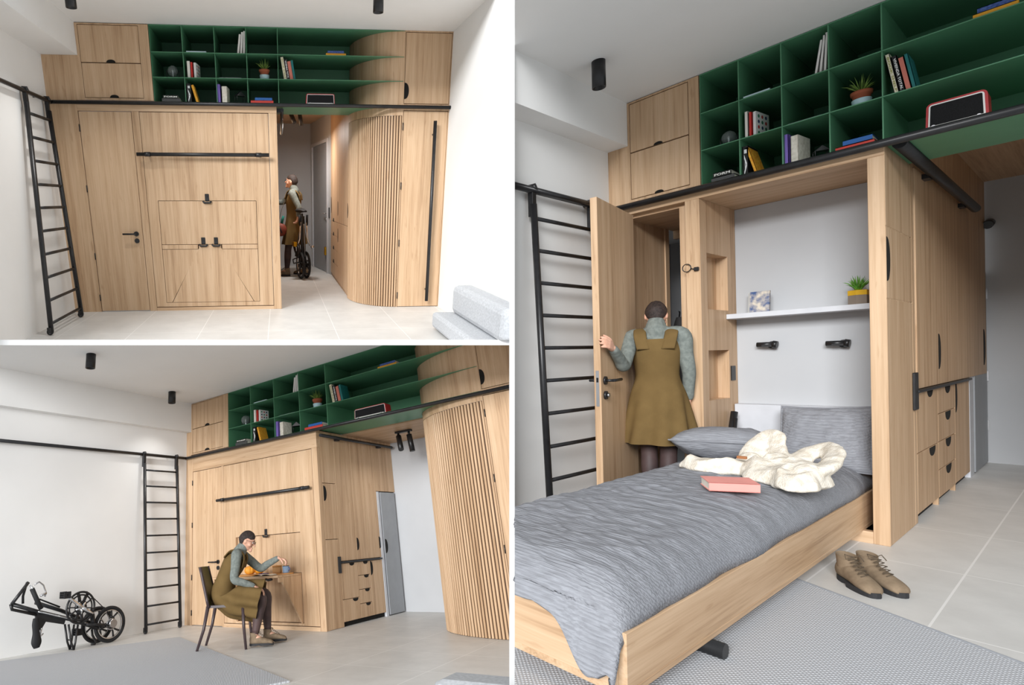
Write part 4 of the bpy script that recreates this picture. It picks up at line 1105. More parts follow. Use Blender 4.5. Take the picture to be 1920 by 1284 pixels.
def room2():
    p = p2; C = p['cx'] - p['rx']; yf = -3.2
    struct('floor', B().box(-2.6, 3.0, yf, 1.9, -.1, 0), TILES[CUR])
    struct('wall_left', B().box(-2.6, p['L'], yf, .1, 0, p['T']), WHITE)
    struct('ceiling', B().box(-2.6, 3.0, yf, .6, p['T'], p['T'] + .1), WHITE)
    struct('trim_1', B().box(p['L'], p['l'] - .001, yf, .10, p['zs'] + .001, p['T']), WHITE)
    struct('wall_back', B().box(-.1, 3.0, p['k'], p['k'] + .1, 0, 2.6), GREYWALL)
    struct('ceiling', B().box(-.06, 2.9, p['ds'] + .02, p['k'], p['wc'], p['wc'] + .04), OAKX)
    oak_frame(p, V('oak surround of the bed with its table unfolded'), side=False)
    closet_door(p)
    t = wall_bed(p, True, V('oak wall bed folded up with its table flap lowered'))
    f = B()
    f.prism([(p['fx0'] + .05, 0), (p['fx1'] - .05, 0), (p['fx1'], 0), (p['fx1'], -.40), (p['fx1'] - .05, -.445), (p['fx0'] + .05, -.445), (p['fx0'], -.40), (p['fx0'], 0)], 'z', p['fz0'] - .022, p['fz0']); f.obj('table_flap', OAKX, t)
    z = p['fz0'] - .024
    for x, sg in ((p['fx0'] + .002, 1), (p['fx1'] - .024, 1)):
        B().prism([(0, p['lz0']), (0, z), (-.38, z), (-.38, z - .05), (-.33, z - .05), (-.005, p['lz0'] - .01)], 'x', x, x + .022).obj('table_leg', OAK, t)
    for x in (p['fx0'] + .12, p['fx1'] - .14):
        B().tube([(x - .05, -.40, z - .012), (x, -.415, z - .02), (x + .05, -.40, z - .012)], .014, 8).obj('latch', BLACK, t)
    overhead_cabinet(p); bookshelf(p); curved_cabinet(p, -.0, 34); tall_cabinet(p, 0)
    ladder_rail(p, yf, V('black round ladder rail running along the wall and front'), x1=2.9)
    t = thing('passage_rail', V('short black rail descending beside the passage cupboards'), 'rail')
    B().tube([(.045, .0, 2.18), (.045, 1.62, 2.18)], .02, 12).obj('tube', BLACK, t)
    for y in (.35, 1.3): B().box(-.015, .03, y, y + .06, 2.15, 2.18).obj('bracket', BLACK, t)
    ladder(p, (-2.42, -.75, 2.245), (-2.42, -.22, 2.245), (-2.31, -.72, .03), (-2.31, -.20, .03), 10, V('black steel ladder with small wheels leaning near the corner'), rs=.021, rr=.012)
    # cupboards on the flank of the bed box, facing the passage
    t = thing('passage_cupboard', V('oak flank of cupboards and drawers left of the passage'), 'cabinet')
    xs = p['B']
    B().box(xs - .5, xs - .03, .075, p['k'] - .001, .0, p['wc'] - .005).obj('carcass', DARK, t)
    B().box(xs - .06, xs - .05, .1, 1.24, 0, .06).obj('plinth', OAKY, t)
    def front(nm, a, c, z0, z1, notch=None):
        d = B().box(xs - .026, xs, a + .003, c - .003, z0 + .003, z1 - .003, .0015).obj(nm, OAK, t)
        if notch: half_moon('finger_notch', d, 'x', xs - .0005, notch[1:3], notch[3], 1 if notch[0] == 'v' else -1, notch[0] == 'h')
        return d
    front('side_panel', .07, .33, 0, .97 + .0); front('door', .07, .33, .97, 1.62, ('v', .085, 1.5, .09)); front('side_panel', .07, .33, 1.62, p['wc'])
    ys = [.33, .67, .93, 1.22]
    for i in range(3): front('door', ys[i], ys[i + 1], .715, p['wc'], None if i == 0 else ('v', ys[i] + .02 if i == 1 else ys[i + 1] - .03, .90, .075))
    front('drawer', ys[0], ys[1], .05, .29, ('h', .58, .286, .055)); front('door', ys[0], ys[1], .29, .69, ('h', .55, .686, .05))
    for i in range(4): front('drawer', ys[1], ys[2], .05 + .16 * i, .05 + .16 * (i + 1), ('h', .84, .05 + .16 * (i + 1) - .003, .05))
    front('door', ys[2], ys[3], .05, .69, ('v', .945, .60, .085))
    front('door', ys[3], p['k'], 1.56, p['wc'])
    b = B().box(xs, xs + .02, .325, 1.21, .693, .712, .003); b.obj('pull_bar', BLACK, t)
    B().box(xs, xs + .012, .275, .33, .585, .77, .003).obj('end_plate', BLACK, t)
    struct('trim_2', B().box(xs - .05, xs + .004, 1.225, 1.275, 0, 1.555), LIGHTGREY)
    d = B().box(xs - .03, xs + .01, 1.30, 1.665, .01, 1.55, .003).obj('door_2', GREYDOOR); d['kind'] = 'structure'; d['label'] = 'grey door standing open at the end of the passage, lower left view'
    half_moon('finger_notch', d, 'x', xs + .011, (1.32, .85), .09, 1)
    B().box(xs - .03, xs - .028, 1.277, 1.298, 0, 1.55).obj('gap_shade', DARK, d)  # black strip painted as the shade in this joint
    track_spots(.62, 1.0, p['wc'], V('black twin spotlight under the wooden passage ceiling'), 1.3, 4)
    ceiling_spot(p, -1.33, -2.2, V('black ceiling spotlight nearer the viewer'), .05, .16, watts=34); ceiling_spot(p, -2.02, -.62, V('black ceiling spotlight nearer the bookshelf'), .05, .16, watts=34)
    shelf_items(p)
    # rug
    e = Vector((.92, -.39)); n = Vector((-.39, -.92)); P0 = Vector((-1.55, -.80))
    b = B().prism([tuple(P0), tuple(P0 + e * 3.0), tuple(P0 + e * 3.0 + n * 2.3), tuple(P0 + n * 2.3)], 'z', 0, .012); r = b.obj('rug', RUG); tag(r, V('pale grey braided rug on the tiled floor'), 'rug')
    lying_bicycle(V('black folded bicycle lying along the white wall'))
    # the sofa back at the lower right
    t = thing('sofa', V('pale grey sofa back at the bottom right corner'), 'sofa', loc=(2.79, -2.55, 0))
    B().box(0, 1.0, -.24, 0, .02, .30, .05).obj('backrest', SOFA, t); B().box(0, 1.0, -.95, -.245, .02, .16, .04).obj('seat', SOFA, t)
    for x in (.05, .9): B().box(x, x + .04, -.9, -.86, 0, .03).obj('foot', BLACK, t)

    # ---- table things
    tz = p['fz0'] + .001
    wood = flat('honey_wood', (196, 138, 76), .5)
    t = thing('round_board', V('round wooden board under the orange pumpkins'), 'board', loc=(-.86, -.30, tz))
    B().lathe([(0, 0), (.14, 0), (.145, .008), (.14, .016), (0, .016)], seg=36).obj('disc', wood, t)
    PUMP = mottled('orange_pumpkin', srgb(214, 132, 34), srgb(238, 170, 62), scale=14, rough=.5)
    for i, (x, y, r) in enumerate(((-.86, -.33, .062), (-.78, -.26, .052))):
        t = thing('pumpkin', V('%s orange pumpkin on the round board' % ('larger ribbed', 'smaller ribbed')[i]), 'pumpkin', loc=(x, y, tz + .0165), group='pumpkins on the board')
        b = B(); b.grid(lambda u, v: (r * (1 + .09 * abs(math.sin(5 * 2 * math.pi * u))) * math.sin(math.pi * v) ** .7 * math.cos(2 * math.pi * u), r * (1 + .09 * abs(math.sin(5 * 2 * math.pi * u))) * math.sin(math.pi * v) ** .7 * math.sin(2 * math.pi * u), r * .82 * (1 - math.cos(math.pi * v)) * .92), 60, 16, close_u=True); b.obj('fruit', PUMP, t)
        B().tube([(0, 0, r * 1.45), (.004, 0, r * 1.65), (.014, 0, r * 1.85)], [.009, .007, .008], 8).obj('stem', LEAF, t)
    t = thing('serving_tray', V('oval wooden tray carrying the jar and mug'), 'tray', loc=(-.52, -.16, tz))
    B().prism([(.17 * math.cos(2 * math.pi * i / 32), .10 * math.sin(2 * math.pi * i / 32)) for i in range(32)], 'z', 0, .012).obj('plate', wood, t)
    t = thing('storage_jar', V('round tan wooden jar with lid on the tray'), 'jar', loc=(-.575, -.17, tz + .0125))
    B().lathe([(0, 0), (.05, 0), (.054, .01), (.054, .07), (0, .07)], seg=28).obj('pot', flat('cork_tan', (196, 150, 100), .7), t)
    B().lathe([(0, .071), (.056, .071), (.056, .085), (.01, .086), (0, .09)], seg=28).obj('lid', wood, t)
    t = thing('enamel_mug', V('pale blue enamel mug on the tray'), 'mug', loc=(-.455, -.15, tz + .0125))
    B().lathe([(0, 0), (.036, 0), (.038, .005), (.039, .075), (.036, .075), (.035, .008), (0, .008)], seg=28).obj('cup', flat('pale_blue_enamel', (160, 188, 222), .3), t)
    B().lathe([(.0385, .072), (.0405, .075), (.0385, .078), (.036, .076)], seg=28).obj('rim', BLACK, t)
    B().tube([(.037, 0, .06), (.058, 0, .056), (.06, 0, .035), (.038, 0, .02)], .005, 8).obj('handle', flat('mug_handle_blue', (90, 120, 190), .3), t)
    t = thing('notebook', V('open white notebook lying on the table'), 'notebook', loc=(-.60, -.345, tz), rz=.15)
    b = B().grid(lambda u, v: ((u - .5) * .24, (v - .5) * .15, .004 + .010 * abs(math.sin(2 * math.pi * u)) ** .7), 20, 4); b.obj('open_pages', PAPER, t)
    B().box(-.124, .124, -.078, .078, 0, .0035).obj('cover', BLACK, t)
    t = thing('pen', V('dark blue pen lying across the notebook'), 'pen', loc=(-.62, -.34, tz + .020), rz=.25)
    B().cyl((-.07, 0, 0), (.06, 0, 0), .0045, 8).obj('barrel', flat('navy_plastic', (40, 44, 110), .3), t); B().cyl((-.085, 0, 0), (-.07, 0, 0), .001, 8, r2=.004).obj('nib', STEEL, t)

    # ---- person on the chair, turned to the table
    cx, cy, rz, s = -.42, -1.06, -.92, .90
    chair(V('dark plastic dining chair with moss green back'), (cx, cy, 0), rz, s)
    j = dict(pelvis=(0, -.05, .56), waist=(0, -.03, .70), chest=(0, .05, .85), collar=(0, .12, .965), neck=(0, .145, 1.02), head=(0, .215, 1.115),
             hipL=(-.08, -.02, .50), hipR=(.08, -.02, .50), kneeL=(-.10, .40, .52), kneeR=(.11, .38, .50), ankleL=(-.10, .42, .10), ankleR=(.12, .30, .10), toeL=(-.11, .57, .04), toeR=(.13, .45, .04),
             shL=(-.16, .13, .965), shR=(.16, .12, .965), elL=(-.20, .34, .80), elR=(.20, .10, .71), wrL=(-.13, .56, .90), wrR=(.15, .31, .62), headup=(0, .3, 1))
    dress = [((0, -.02, .55), (.24, 0, 0), (0, .15, .085)), ((0, .05, .53), (.255, 0, 0), (0, .13, .15)), ((0, .12, .495), (.27, 0, 0), (0, .10, .185)), ((0, .25, .475), (.275, 0, 0), (0, .05, .20)), ((0, .37, .455), (.275, 0, 0), (0, .05, .205))]
    person('person in olive dress seated on a chair at the fold-down table', (cx, cy, 0), rz, j, s, headdir=(-.05, 1, -.42),
           hands=(('wrL', (.15, 1, -.3), (0, -.3, -1), -1, .75, .08), ('wrR', (-.1, .8, -.35), (-.1, -.3, -1), -1, .45, .14)), dress=dress, seated=True, voxel=.006)
room2()
# ------------------------------------------------------------------ right hand room: the bed let down
set_room(3)
p3 = dict(L=-1.77, l=-1.622, xd0=-1.625, xd1=-1.250, xb0=-1.162, xb1=-.337, B=-.268, a=-1.146, b=-.272, cx=.90, R=.9,
          T=2.93, rows=[2.93, 2.672, 2.428, 2.19], zs=2.615, zr=2.165, zd=2.116, zb=.065, ds=.60, rx=.25, ry=.55, k=3.67, wc=2.564,
          sx=.66, radw=.215, rad=.30, rr=.022, radk=1.25)
p3['span'] = lambda f: p3['b'] + .86 * f
def cloth(fn, nu, nv, name, mat, parent, thick=0):
    b = B(); b.grid(fn, nu, nv); o = b.obj(name, mat, parent)
    if thick:
        m = o.modifiers.new('s', 'SOLIDIFY'); m.thickness = thick; m.offset = -1
    return o
def pillow(label, M, w, h, d, seed):
    t = thing('pillow', label, 'pillow'); t.matrix_basis = M
    b = B()
    def side(sg):
        def f(u, v):
            x, y = 2 * u - 1, 2 * v - 1
            e = (1 - abs(x) ** 2.6) ** .55 * (1 - abs(y) ** 2.6) ** .55
            sq = 1 - .07 * (1 - abs(x)) * abs(y) ** 2 - 0
            px = x * w / 2 * (1 - .06 * (1 - y * y)); py = y * h / 2 * (1 - .06 * (1 - x * x))
            wr = .010 * mnoise.noise(Vector((x * 3 + seed, y * 3, sg))) + .005 * mnoise.noise(Vector((x * 9, y * 7 + seed, sg)))
            return (px, py, sg * (d / 2 * e + wr * min(1, e * 3)))
        return f
    b.grid(side(1), 36, 30); b.grid(side(-1), 36, 30)
    b.obj('cover', SEER, t)
    pts = []
    for k in range(40):
        a = k / 40 * 4; s_ = int(a); q = a - s_
        x, y = [(-1 + 2 * q, -1), (1, -1 + 2 * q), (1 - 2 * q, 1), (-1, 1 - 2 * q)][s_]
        pts.append((x * w / 2 * (1 - .06 * (1 - y * y)), y * h / 2 * (1 - .06 * (1 - x * x)), 0))
    B().tube(pts, .006, 6, closed=True).obj('piping', SEER, t)
    return t
def reading_lamp(label, loc, s):
    t = thing('reading_lamp', label, 'lamp', loc=loc)
    b = B().cyl((.02 * s, 0, 0), (.02 * s, -.03 * s, 0), .026 * s, 16); b.obj('wall_plate', BLACK, t)
    b = B().tube([(-.062 * s, -.045 * s, .004), (.03 * s, -.045 * s, .004)], .017 * s, 12); b.tube([(.03 * s, -.045 * s, .004), (.055 * s, -.045 * s, .0)], [.026 * s, .024 * s], 14); b.obj('shade', BLACK, t)
    B().box(-.03 * s, .03 * s, -.066 * s, -.058 * s, -.012 * s, .0).obj('switch_bar', SOLE, t)
    return t
def room3():
    p = p3; yf = -3.0; xs = p['B']
    struct('floor', B().box(-1.9, 1.1, -4.0, 3.8, -.1, 0), TILES[CUR])
    struct('wall_left', B().box(-1.87, -1.77, yf, .1, 0, p['T']), WHITE)
    struct('ceiling', B().box(-1.87, 1.1, yf, .6, p['T'], p['T'] + .1), WHITE)
    struct('trim_1', B().box(-1.77, p['l'] - .001, yf, .10, p['zs'] + .001, p['T']), WHITE)
    struct('wall_back', B().box(-.32, .8, p['k'], p['k'] + .1, 0, 2.7), GREYWALL)
    struct('ceiling', B().box(-.30, .72, p['ds'] + .02, p['k'], p['wc'], p['wc'] + .05), OAKY)
    struct('wall_right', B().box(.72, .82, .56, p['k'], 0, 2.6), WHITE)  # unseen wall added to keep side light out of the passage
    # closet behind the open door
    struct('wall_back', B().box(-2.05, -1.19, 1.5, 1.56, 0, 2.12), GREYWALL)
    struct('wall_left', B().box(-2.05, -2.0, .10, 1.5, 0, 2.12), GREYWALL)
    struct('ceiling', B().box(-2.05, -1.19, .86, 1.56, 2.12, 2.15), WHITE)

    # oak surround with the open bed niche
    t = thing('oak_surround', 'oak surround with deep open bed niche and side shelves in right view', 'frame')
    b = B().box(p['L'], p['xd0'], 0, .06, 0, p['zr'] + .03); b.box(p['L'], p['l'], 0, .06, p['zr'] + .03, p['zs']); b.obj('filler_panel', OAK, t)
    B().box(p['xd1'], p['xb0'], 0, .10, 0, p['zd'], .002).obj('post', OAK, t)
    B().box(p['xb1'], xs - .001, 0, .585, 0, p['zd'], .002).obj('post', OAK, t)
    B().box(p['xd0'], xs - .001, 0, .60, p['zd'], p['rows'][3] - .012, .002).obj('top_beam', OAKX, t)
    B().box(p['xb0'], p['xb1'], 0, .04, 0, p['zb']).obj('plinth', OAKX, t)
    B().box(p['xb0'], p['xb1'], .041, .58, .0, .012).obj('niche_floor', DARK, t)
    x0, x1 = p['xd1'] + .0, p['xb0']                     # left cheek of the niche with three open recesses
    b = B()
    for z0, z1 in ((0, .757), (1.10, 1.38), (1.762, p['zd'] - .001)): b.box(x0, x1, .101, .585, z0, z1)
    for z0, z1 in ((.757, 1.10), (1.38, 1.762)):
        b.box(x0, x0 + .014, .101, .585, z0, z1); b.box(x0 + .014, x1, .44, .585, z0, z1)
    b.obj('niche_cheek', OAK, t)
    b = B().box(x1 - .001, x1 + .006, .46, .535, .88, .985, .002); b.obj('power_socket', BLACK, t)
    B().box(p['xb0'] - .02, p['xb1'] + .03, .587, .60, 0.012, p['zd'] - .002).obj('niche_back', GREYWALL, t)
    B().box(p['xb0'] + .005, p['xb1'] - .06, .50, .585, .43, .71, .003).obj('headboard', LIGHTGREY, t)
    b = B().box(p['xd0'] - .06, p['xd0'] - .045, .061, .64, 0, 2.114); b.box(p['xd0'] - .06, p['xd0'] - .035, .64, .70, 0, 2.114); b.obj('closet_lining', OAK, t)
    b = B().box(p['xd0'] - .045, p['xd1'], .061, .80, 2.095, 2.115); b.box(p['xd0'] - .045, p['xd1'], .80, .86, 2.03, 2.115); b.obj('closet_ceiling', OAKX, t)
    b = B().box(p['xd1'] - .055, p['xd1'] - .002, .05, .075, 0, 2.1).obj('door_stop', OAK, t)

    # door standing open towards the room
    d = Vector((.121, -.70)); ang = math.atan2(d.y, d.x)
    o = B().box(0, .71, -.042, 0, .01, 2.098, .002).obj('door_1', OAK); o['kind'] = 'structure'; o['label'] = 'oak door swung wide open beside the ladder in right view'
    o.location = (-1.580, -.03, 0); o.rotation_euler = (0, 0, ang)
    for sg, y0 in ((1, 0), (-1, -.042)):
        b = B().cyl((.645, y0, .925), (.645, y0 + .012 * sg, .925), .027, 18); b.cyl((.645, y0, .925), (.645, y0 + .05 * sg, .925), .009, 10)
        b.tube([(.645, y0 + .048 * sg, .925), (.60, y0 + .055 * sg, .925), (.50, y0 + .055 * sg, .927)], .0095, 10); b.obj('handle', BLACK, o)
    b = B().cyl((.645, 0, .83), (.645, .014, .83), .027, 18); b.obj('lock', BLACK, o); B().cyl((.645, .014, .83), (.645, .03, .83), .014, 12).obj('lock_knob', STEEL, o)
    B().box(.7098, .7115, -.031, -.011, .76, .99, .0006).obj('strike_plate', STEEL, o); B().box(.7112, .7122, -.027, -.015, .915, .945).obj('latch_bolt', DARK, o)

    overhead_cabinet(p); bookshelf(p)
    ladder_rail(p, yf, V('thick black ladder rail along the left wall and shelf front'), x1=.85)
    t = thing('passage_rail', V('thick black rail on the oak flank under the green soffit'), 'rail')
    B().tube([(xs + .055, .02, 2.165), (xs + .055, 2.60, 2.165)], .030, 16).obj('tube', BLACK, t)
    for y in (.9, 2.2): B().box(xs + .001, xs + .04, y, y + .09, 2.13, 2.16).obj('bracket', BLACK, t)
    t = thing('rail_end', V('black rail end on the white back wall behind the flank'), 'hook')
    B().cyl((xs + .03, p['k'], 2.19), (xs + .03, p['k'] - .14, 2.15), .035, 14).obj('knob', BLACK, t)  # far end of a black rail, drawn as a short stub
    ladder(p, (-1.72, -1.02, 2.19), (-1.72, -.335, 2.19), (-1.60, -1.09, .03), (-1.60, -.33, .03), 10, V('black steel ladder beside the open closet door'), rs=.021, rr=.0125)

    # flank of the bed box
    t = thing('passage_cupboard', V('oak flank with drawers, notched doors and a raised panel'), 'cabinet')
    B().box(xs - .5, xs - .03, .602, 2.66, .0, 2.5).obj('carcass', DARK, t)
    def front(nm, a, c, z0, z1, notch=None, x=xs, th=.026):
        q = B().box(x - th, x, a + .003, c - .003, z0 + .003, z1 - .003, .0015).obj(nm, OAK, t)
        if notch: half_moon('finger_notch', q, 'x', x - .0005, notch[1:3], notch[3], 1 if notch[0] == 'v' else -1, notch[0] == 'h')
        return q
    front('side_panel', .0, .62, 0, 1.345); front('door', .0, .62, 1.345, 1.735, ('v', .01, 1.56, .12)); front('side_panel', .0, .62, 1.735, 2.172)
    front('side_panel', .62, .69, 0, 2.55)
    front('drawer', .69, 1.36, .05, .425, ('h', 1.15, .42, .095)); front('door', .69, 1.36, .425, .81, ('h', 1.1, .806, .09))
    for i in range(4): front('drawer', 1.36, 2.0, .045 + .191 * i, .045 + .191 * (i + 1), ('h', 1.72, .045 + .191 * (i + 1) - .004, .10))
    front('door', 2.0, 2.66, .05, .81, ('v', 2.03, .70, .12))
    B().box(xs - .06, xs - .05, .69, 2.66, 0, .05).obj('plinth', OAKY, t)
    for yy in (1.36, 2.0): B().box(xs - .03, xs - .003, yy - .012, yy + .012, 0, .05).obj('foot', OAK, t)
    for a, c in ((.69, 1.36), (1.36, 2.05), (2.05, 2.75), (2.75, 3.66)): front('upper_door', a, c, 2.17, 2.56)
    q = B().box(xs - .02, xs + .006, .70, 3.60, .822, 2.168, .002).obj('raised_panel', OAK, t)
    half_moon('finger_notch', q, 'x', xs + .0065, (1.36, 1.045), .12, 1); half_moon('finger_notch', q, 'x', xs + .0065, (3.42, 1.06), .16, 1)
    B().box(xs, xs + .022, .66, 2.62, .80, .819, .003).obj('pull_bar', BLACK, t)
    B().box(xs, xs + .014, .585, .675, .70, .925, .003).obj('end_plate', BLACK, t)
    struct('trim_2', B().box(xs - .05, xs + .0, 2.68, 2.87, 0, 2.15), LIGHTGREY)
    o = B().box(xs - .04, xs + .003, 2.93, 3.655, .01, 1.74, .003).obj('door_2', GREYDOOR); o['kind'] = 'structure'; o['label'] = 'grey door leaf at the end of the oak flank, right view'
    B().box(xs - .04, xs - .035, 2.872, 2.928, 0, 1.74).obj('gap_shade', DARK, o)  # joint shade put in as a black strip
    for z in (.3, .75, 1.5): B().box(xs - .0, xs + .012, 3.645, 3.66, z, z + .09).obj('hinge', STEEL, o)
    ceiling_spot(p, -1.42, -.74, V('black ceiling spotlight over the bed side'), .040, .165)
    shelf_items(p, skip=())

    # things in the niche and on the post
    t = thing('wall_shelf', V('slim white shelf across the bed niche'), 'shelf'); B().box(p['xb0'] + .001, p['xb1'] - .002, .40, .586, 1.318, 1.352, .002).obj('board', LIGHTGREY, t)
    MAG = mottled('picture_magazine', srgb(60, 84, 128), srgb(206, 196, 180), scale=26, rough=.5, detail=6)
    for i in range(3):
        q = book(V(('front picture magazine leaning on the niche wall', 'middle magazine of three on white shelf', 'rear magazine of three on white shelf')[i]), (-.925 - .012 * i, .46 + .022 * i, 1.353), .012, .145, .115, (190, 190, 186), rz=math.pi / 2, group='magazines on the white shelf', cover=MAG if i == 0 else None)
        q.rotation_euler = (-.12, 0, math.pi / 2 + .03 * i); q.rotation_euler = (Matrix.Rotation(-.13, 4, 'X') @ Matrix.Rotation(math.pi / 2, 4, 'Z')).to_euler()
    t = thing('cube_planter', V('green succulent in a yellow and grey cube planter'), 'plant', loc=(-.475, .46, 1.353), rz=.5)
    b = B().prism([(.05 * math.cos(math.pi * k / 3), .05 * math.sin(math.pi * k / 3)) for k in range(6)], 'z', 0, .055); b.obj('lower_pot', flat('grey_concrete_pot', (132, 120, 108), .9), t)
    b = B().prism([(.051 * math.cos(math.pi * k / 3), .051 * math.sin(math.pi * k / 3)) for k in range(6)], 'z', .055, .085); b.obj('upper_pot', flat('mustard_pot', (214, 168, 36), .7), t)
    b = B(); succulent(b, 40, .07, .10, 9, .0075); b.xf(Matrix.Translation((0, 0, .082))); b.obj('leaves', LEAF2, t)
    reading_lamp(V('left black reading lamp on the niche wall'), (-.965, .586, 1.125), 1.0); reading_lamp(V('right black reading lamp beside the oak post'), (-.590, .586, 1.115), 1.0)
    t = thing('ring_hook', V('black ring hook on the oak post'), 'hook')
    b = B().box(-1.196, -1.168, -.02, .0, 1.635, 1.66, .003); b.obj('block', BLACK, t)
    B().tube([(-1.196, -.012, 1.65), (-1.214, -.014, 1.655)], .003, 6).obj('stem', BLACK, t)
    B().tube([(-1.24 + .026 * math.cos(a), -.014, 1.662 + .026 * math.sin(a)) for a in [2 * math.pi * i / 24 for i in range(24)]], .003, 6, closed=True).obj('ring', BLACK, t)

    # bed let down into the room
    t = thing('fold_down_bed', V('oak wall bed folded down on its rail foot'), 'bed')
    yb, x0, x1 = -2.56, -1.245, -.378; zt = .258
    B().box(x1 - .028, x1, yb, .40, .085, zt, .002).obj('side_board', OAKY, t)
    B().box(x0, x0 + .028, yb, .40, .085, zt, .002).obj('side_board', OAKY, t)
    B().box(x0 + .028, x1 - .028, yb, yb + .03, .085, zt, .002).obj('foot_board', OAKX, t)
    B().box(x0, x1, yb, .40, .062, .085, .002).obj('base_panel', OAKY, t)
    b = B().box(x0 + .03, x1 - .03, yb + .035, .40, .087, .30, .02); b.obj('mattress', FLEECE, t)
    b = B().tube([(-1.15, -1.98, .036), (-.335, -1.98, .036)], .028, 16); b.obj('grab_rail', BLACK, t)
    for xx in (-1.0, -.45): B().cyl((xx, -2.10, .002), (xx, -2.10, .064), .022, 14).obj('foot', BLACK, t)
    for xx in (-1.0, -.45): B().tube([(xx, -1.98, .036), (xx, -1.93, .063)], .02, 12).obj('bracket', BLACK, t)
    b = B().tube([(-1.14, .30, .30), (-1.13, .42, .66)], .022, 12); b.tube([(-1.10, .30, .40), (-1.10, .36, .62)], .010, 10); b.obj('gas_strut', BLACK, t)

    # seersucker duvet
    t = thing('duvet', V('crumpled grey seersucker duvet spread over the bed'), 'duvet')
    X0, X1, Y0, Y1 = -1.275, -.386, -2.74, .33
    def duvet(u, v):
        x = X0 + (X1 - X0) * u; y = Y1 + (Y0 - Y1) * v
        e = max(0, 1 - abs(2 * u - 1) ** 5) ** .55; f = max(0, 1 - max(0, (v - .86) / .14) ** 2.6) ** .6
        z = .262 + .150 * e 
        n1 = mnoise.noise(Vector((x * 2.2, y * 2.0, 3))); n2 = mnoise.noise(Vector((x * 6, y * 11, 7))); n3 = mnoise.noise(Vector((x * 14 + 2 * n1, y * 34, 1)))
        r = (1 - abs(n2)) ** 3
        z += e * (.018 * n1 + .010 * r + .0055 * n3) - .004
        k = max(0, (v - .90) / .10)
        if k:                                            # rolls over the foot board and hangs down, longest at the right corner
            ln = .10 + .14 * math.exp(-((u - .90) / .075) ** 2) + .02 * n1; s = k * (.10 + ln); ye = Y1 + (Y0 - Y1) * .90; r0 = .09
            if s < r0 * 1.57: y = ye - .10 * k - r0 * math.sin(s / r0); z -= r0 * (1 - math.cos(s / r0)) * (.6 + .4 * e)
            else: y = ye - .10 * k - r0; z = (.262 + .15 * e * .55) * .0 + z - r0 * .8 - (s - r0 * 1.57)
            z = max(z, .06)
        if u > .93: y += .004 * n3; z += .006 * n2
        return (x + .012 * mnoise.noise(Vector((y * 3, 1, 2))) * abs(2 * u - 1) ** 6, y, max(z, .03))
    cloth(duvet, 150, 330, 'cover', SEER, t, .018)

    M = Matrix.Translation((-1.02, -.05, .49)) @ Matrix.Rotation(.30, 4, 'Z') @ Matrix.Rotation(-.18, 4, 'X')
    pillow(V('grey pillow lying flat on the far side of bed'), M, .58, .46, .22, 1)
    M = Matrix.Translation((-.605, .27, .535)) @ Matrix.Rotation(-.02, 4, 'Z') @ Matrix.Rotation(1.12, 4, 'X') @ Matrix.Rotation(.04, 4, 'Z')
    pillow(V('grey pillow propped upright against the headboard'), M, .46, .42, .14, 5)

    # fleece throw in loose rolls
    t = thing('fleece_throw', V('cream fleece throw heaped beside the pillows'), 'blanket')
    b = B(); z = .425
    def heap(cx, cy, ang, lx, ly, h, seed, n=40):
        ca, sa = math.cos(ang), math.sin(ang)
        def f(sg):
            def g(u, v):
                a = 2 * math.pi * u; rr = 1 + .22 * mnoise.noise(Vector((math.cos(a) * 1.6, math.sin(a) * 1.6, seed)))
                q = v ** .8; x, y = lx * q * math.cos(a) * rr, ly * q * math.sin(a) * rr
                X, Y = cx + x * ca - y * sa, cy + x * sa + y * ca
                ridge = (1 - abs(mnoise.noise(Vector((X * 5 + seed, Y * 3, 0))))) ** 4
                t_ = (h * (.35 + .25 * mnoise.noise(Vector((X * 6, Y * 6, seed))) + .55 * ridge) * (1 - v ** 4)) if sg > 0 else 0
                return (X, Y, z + (.022 * (1 - v ** 8)) * (1 if sg > 0 else -.6) + t_)
            return g
        b.grid(f(1), n, 16, close_u=True); b.grid(f(-1), n, 16, close_u=True)
    heap(-.84, -.62, .10, .20, .10, .07, 2); heap(-.55, -.66, -.75, .25, .17, .10, 5); heap(-.46, -.80, -1.1, .16, .10, .08, 8)
    def roll(pts, rs, fl=.45): limb(b, pts, rs, 12, 5, flat=fl)
    roll([(-.74, -.50, z + .02), (-.735, -.43, z + .09), (-.70, -.36, z + .17), (-.655, -.38, z + .165), (-.63, -.46, z + .09), (-.60, -.56, z + .04)], [.075, .07, .05, .05, .065, .08])
    roll([(-.56, -.60, z + .04), (-.50, -.47, z + .10), (-.43, -.45, z + .135), (-.375, -.54, z + .12), (-.375, -.66, z + .075), (-.42, -.78, z + .04)], [.07, .06, .055, .055, .07, .07])
    for v in b.bm.verts:
        v.co += Vector((mnoise.noise(v.co * 22), mnoise.noise(v.co * 22 + Vector((5, 1, 2))), mnoise.noise(v.co * 22 + Vector((1, 7, 3))))) * .010
    fuse(b, 'fabric', FLEECE, t, .007, 2)
    B().box(-.735, -.69, -.70, -.685, z + .085, z + .10, .002, mat=None).obj('leather_label', flat('tan_leather', (160, 104, 64), .6), t)
    t = thing('book', V('salmon pink hardback book lying on the duvet'), 'book', loc=(-.635, -1.10, .432), rot=(.0, .0, -.98))
    k = .040
    b = B().box(-.055, .105, -.10, .10, 0, .003); b.box(-.055, .105, -.10, .10, k - .003, k); b.box(.102, .105, -.10, .10, 0, k); SAL = flat('salmon_cloth', (236, 158, 148), .8)
    b.obj('cover', SAL, t); B().box(-.051, .101, -.096, .096, .003, k - .003).obj('pages', PAPER, t)

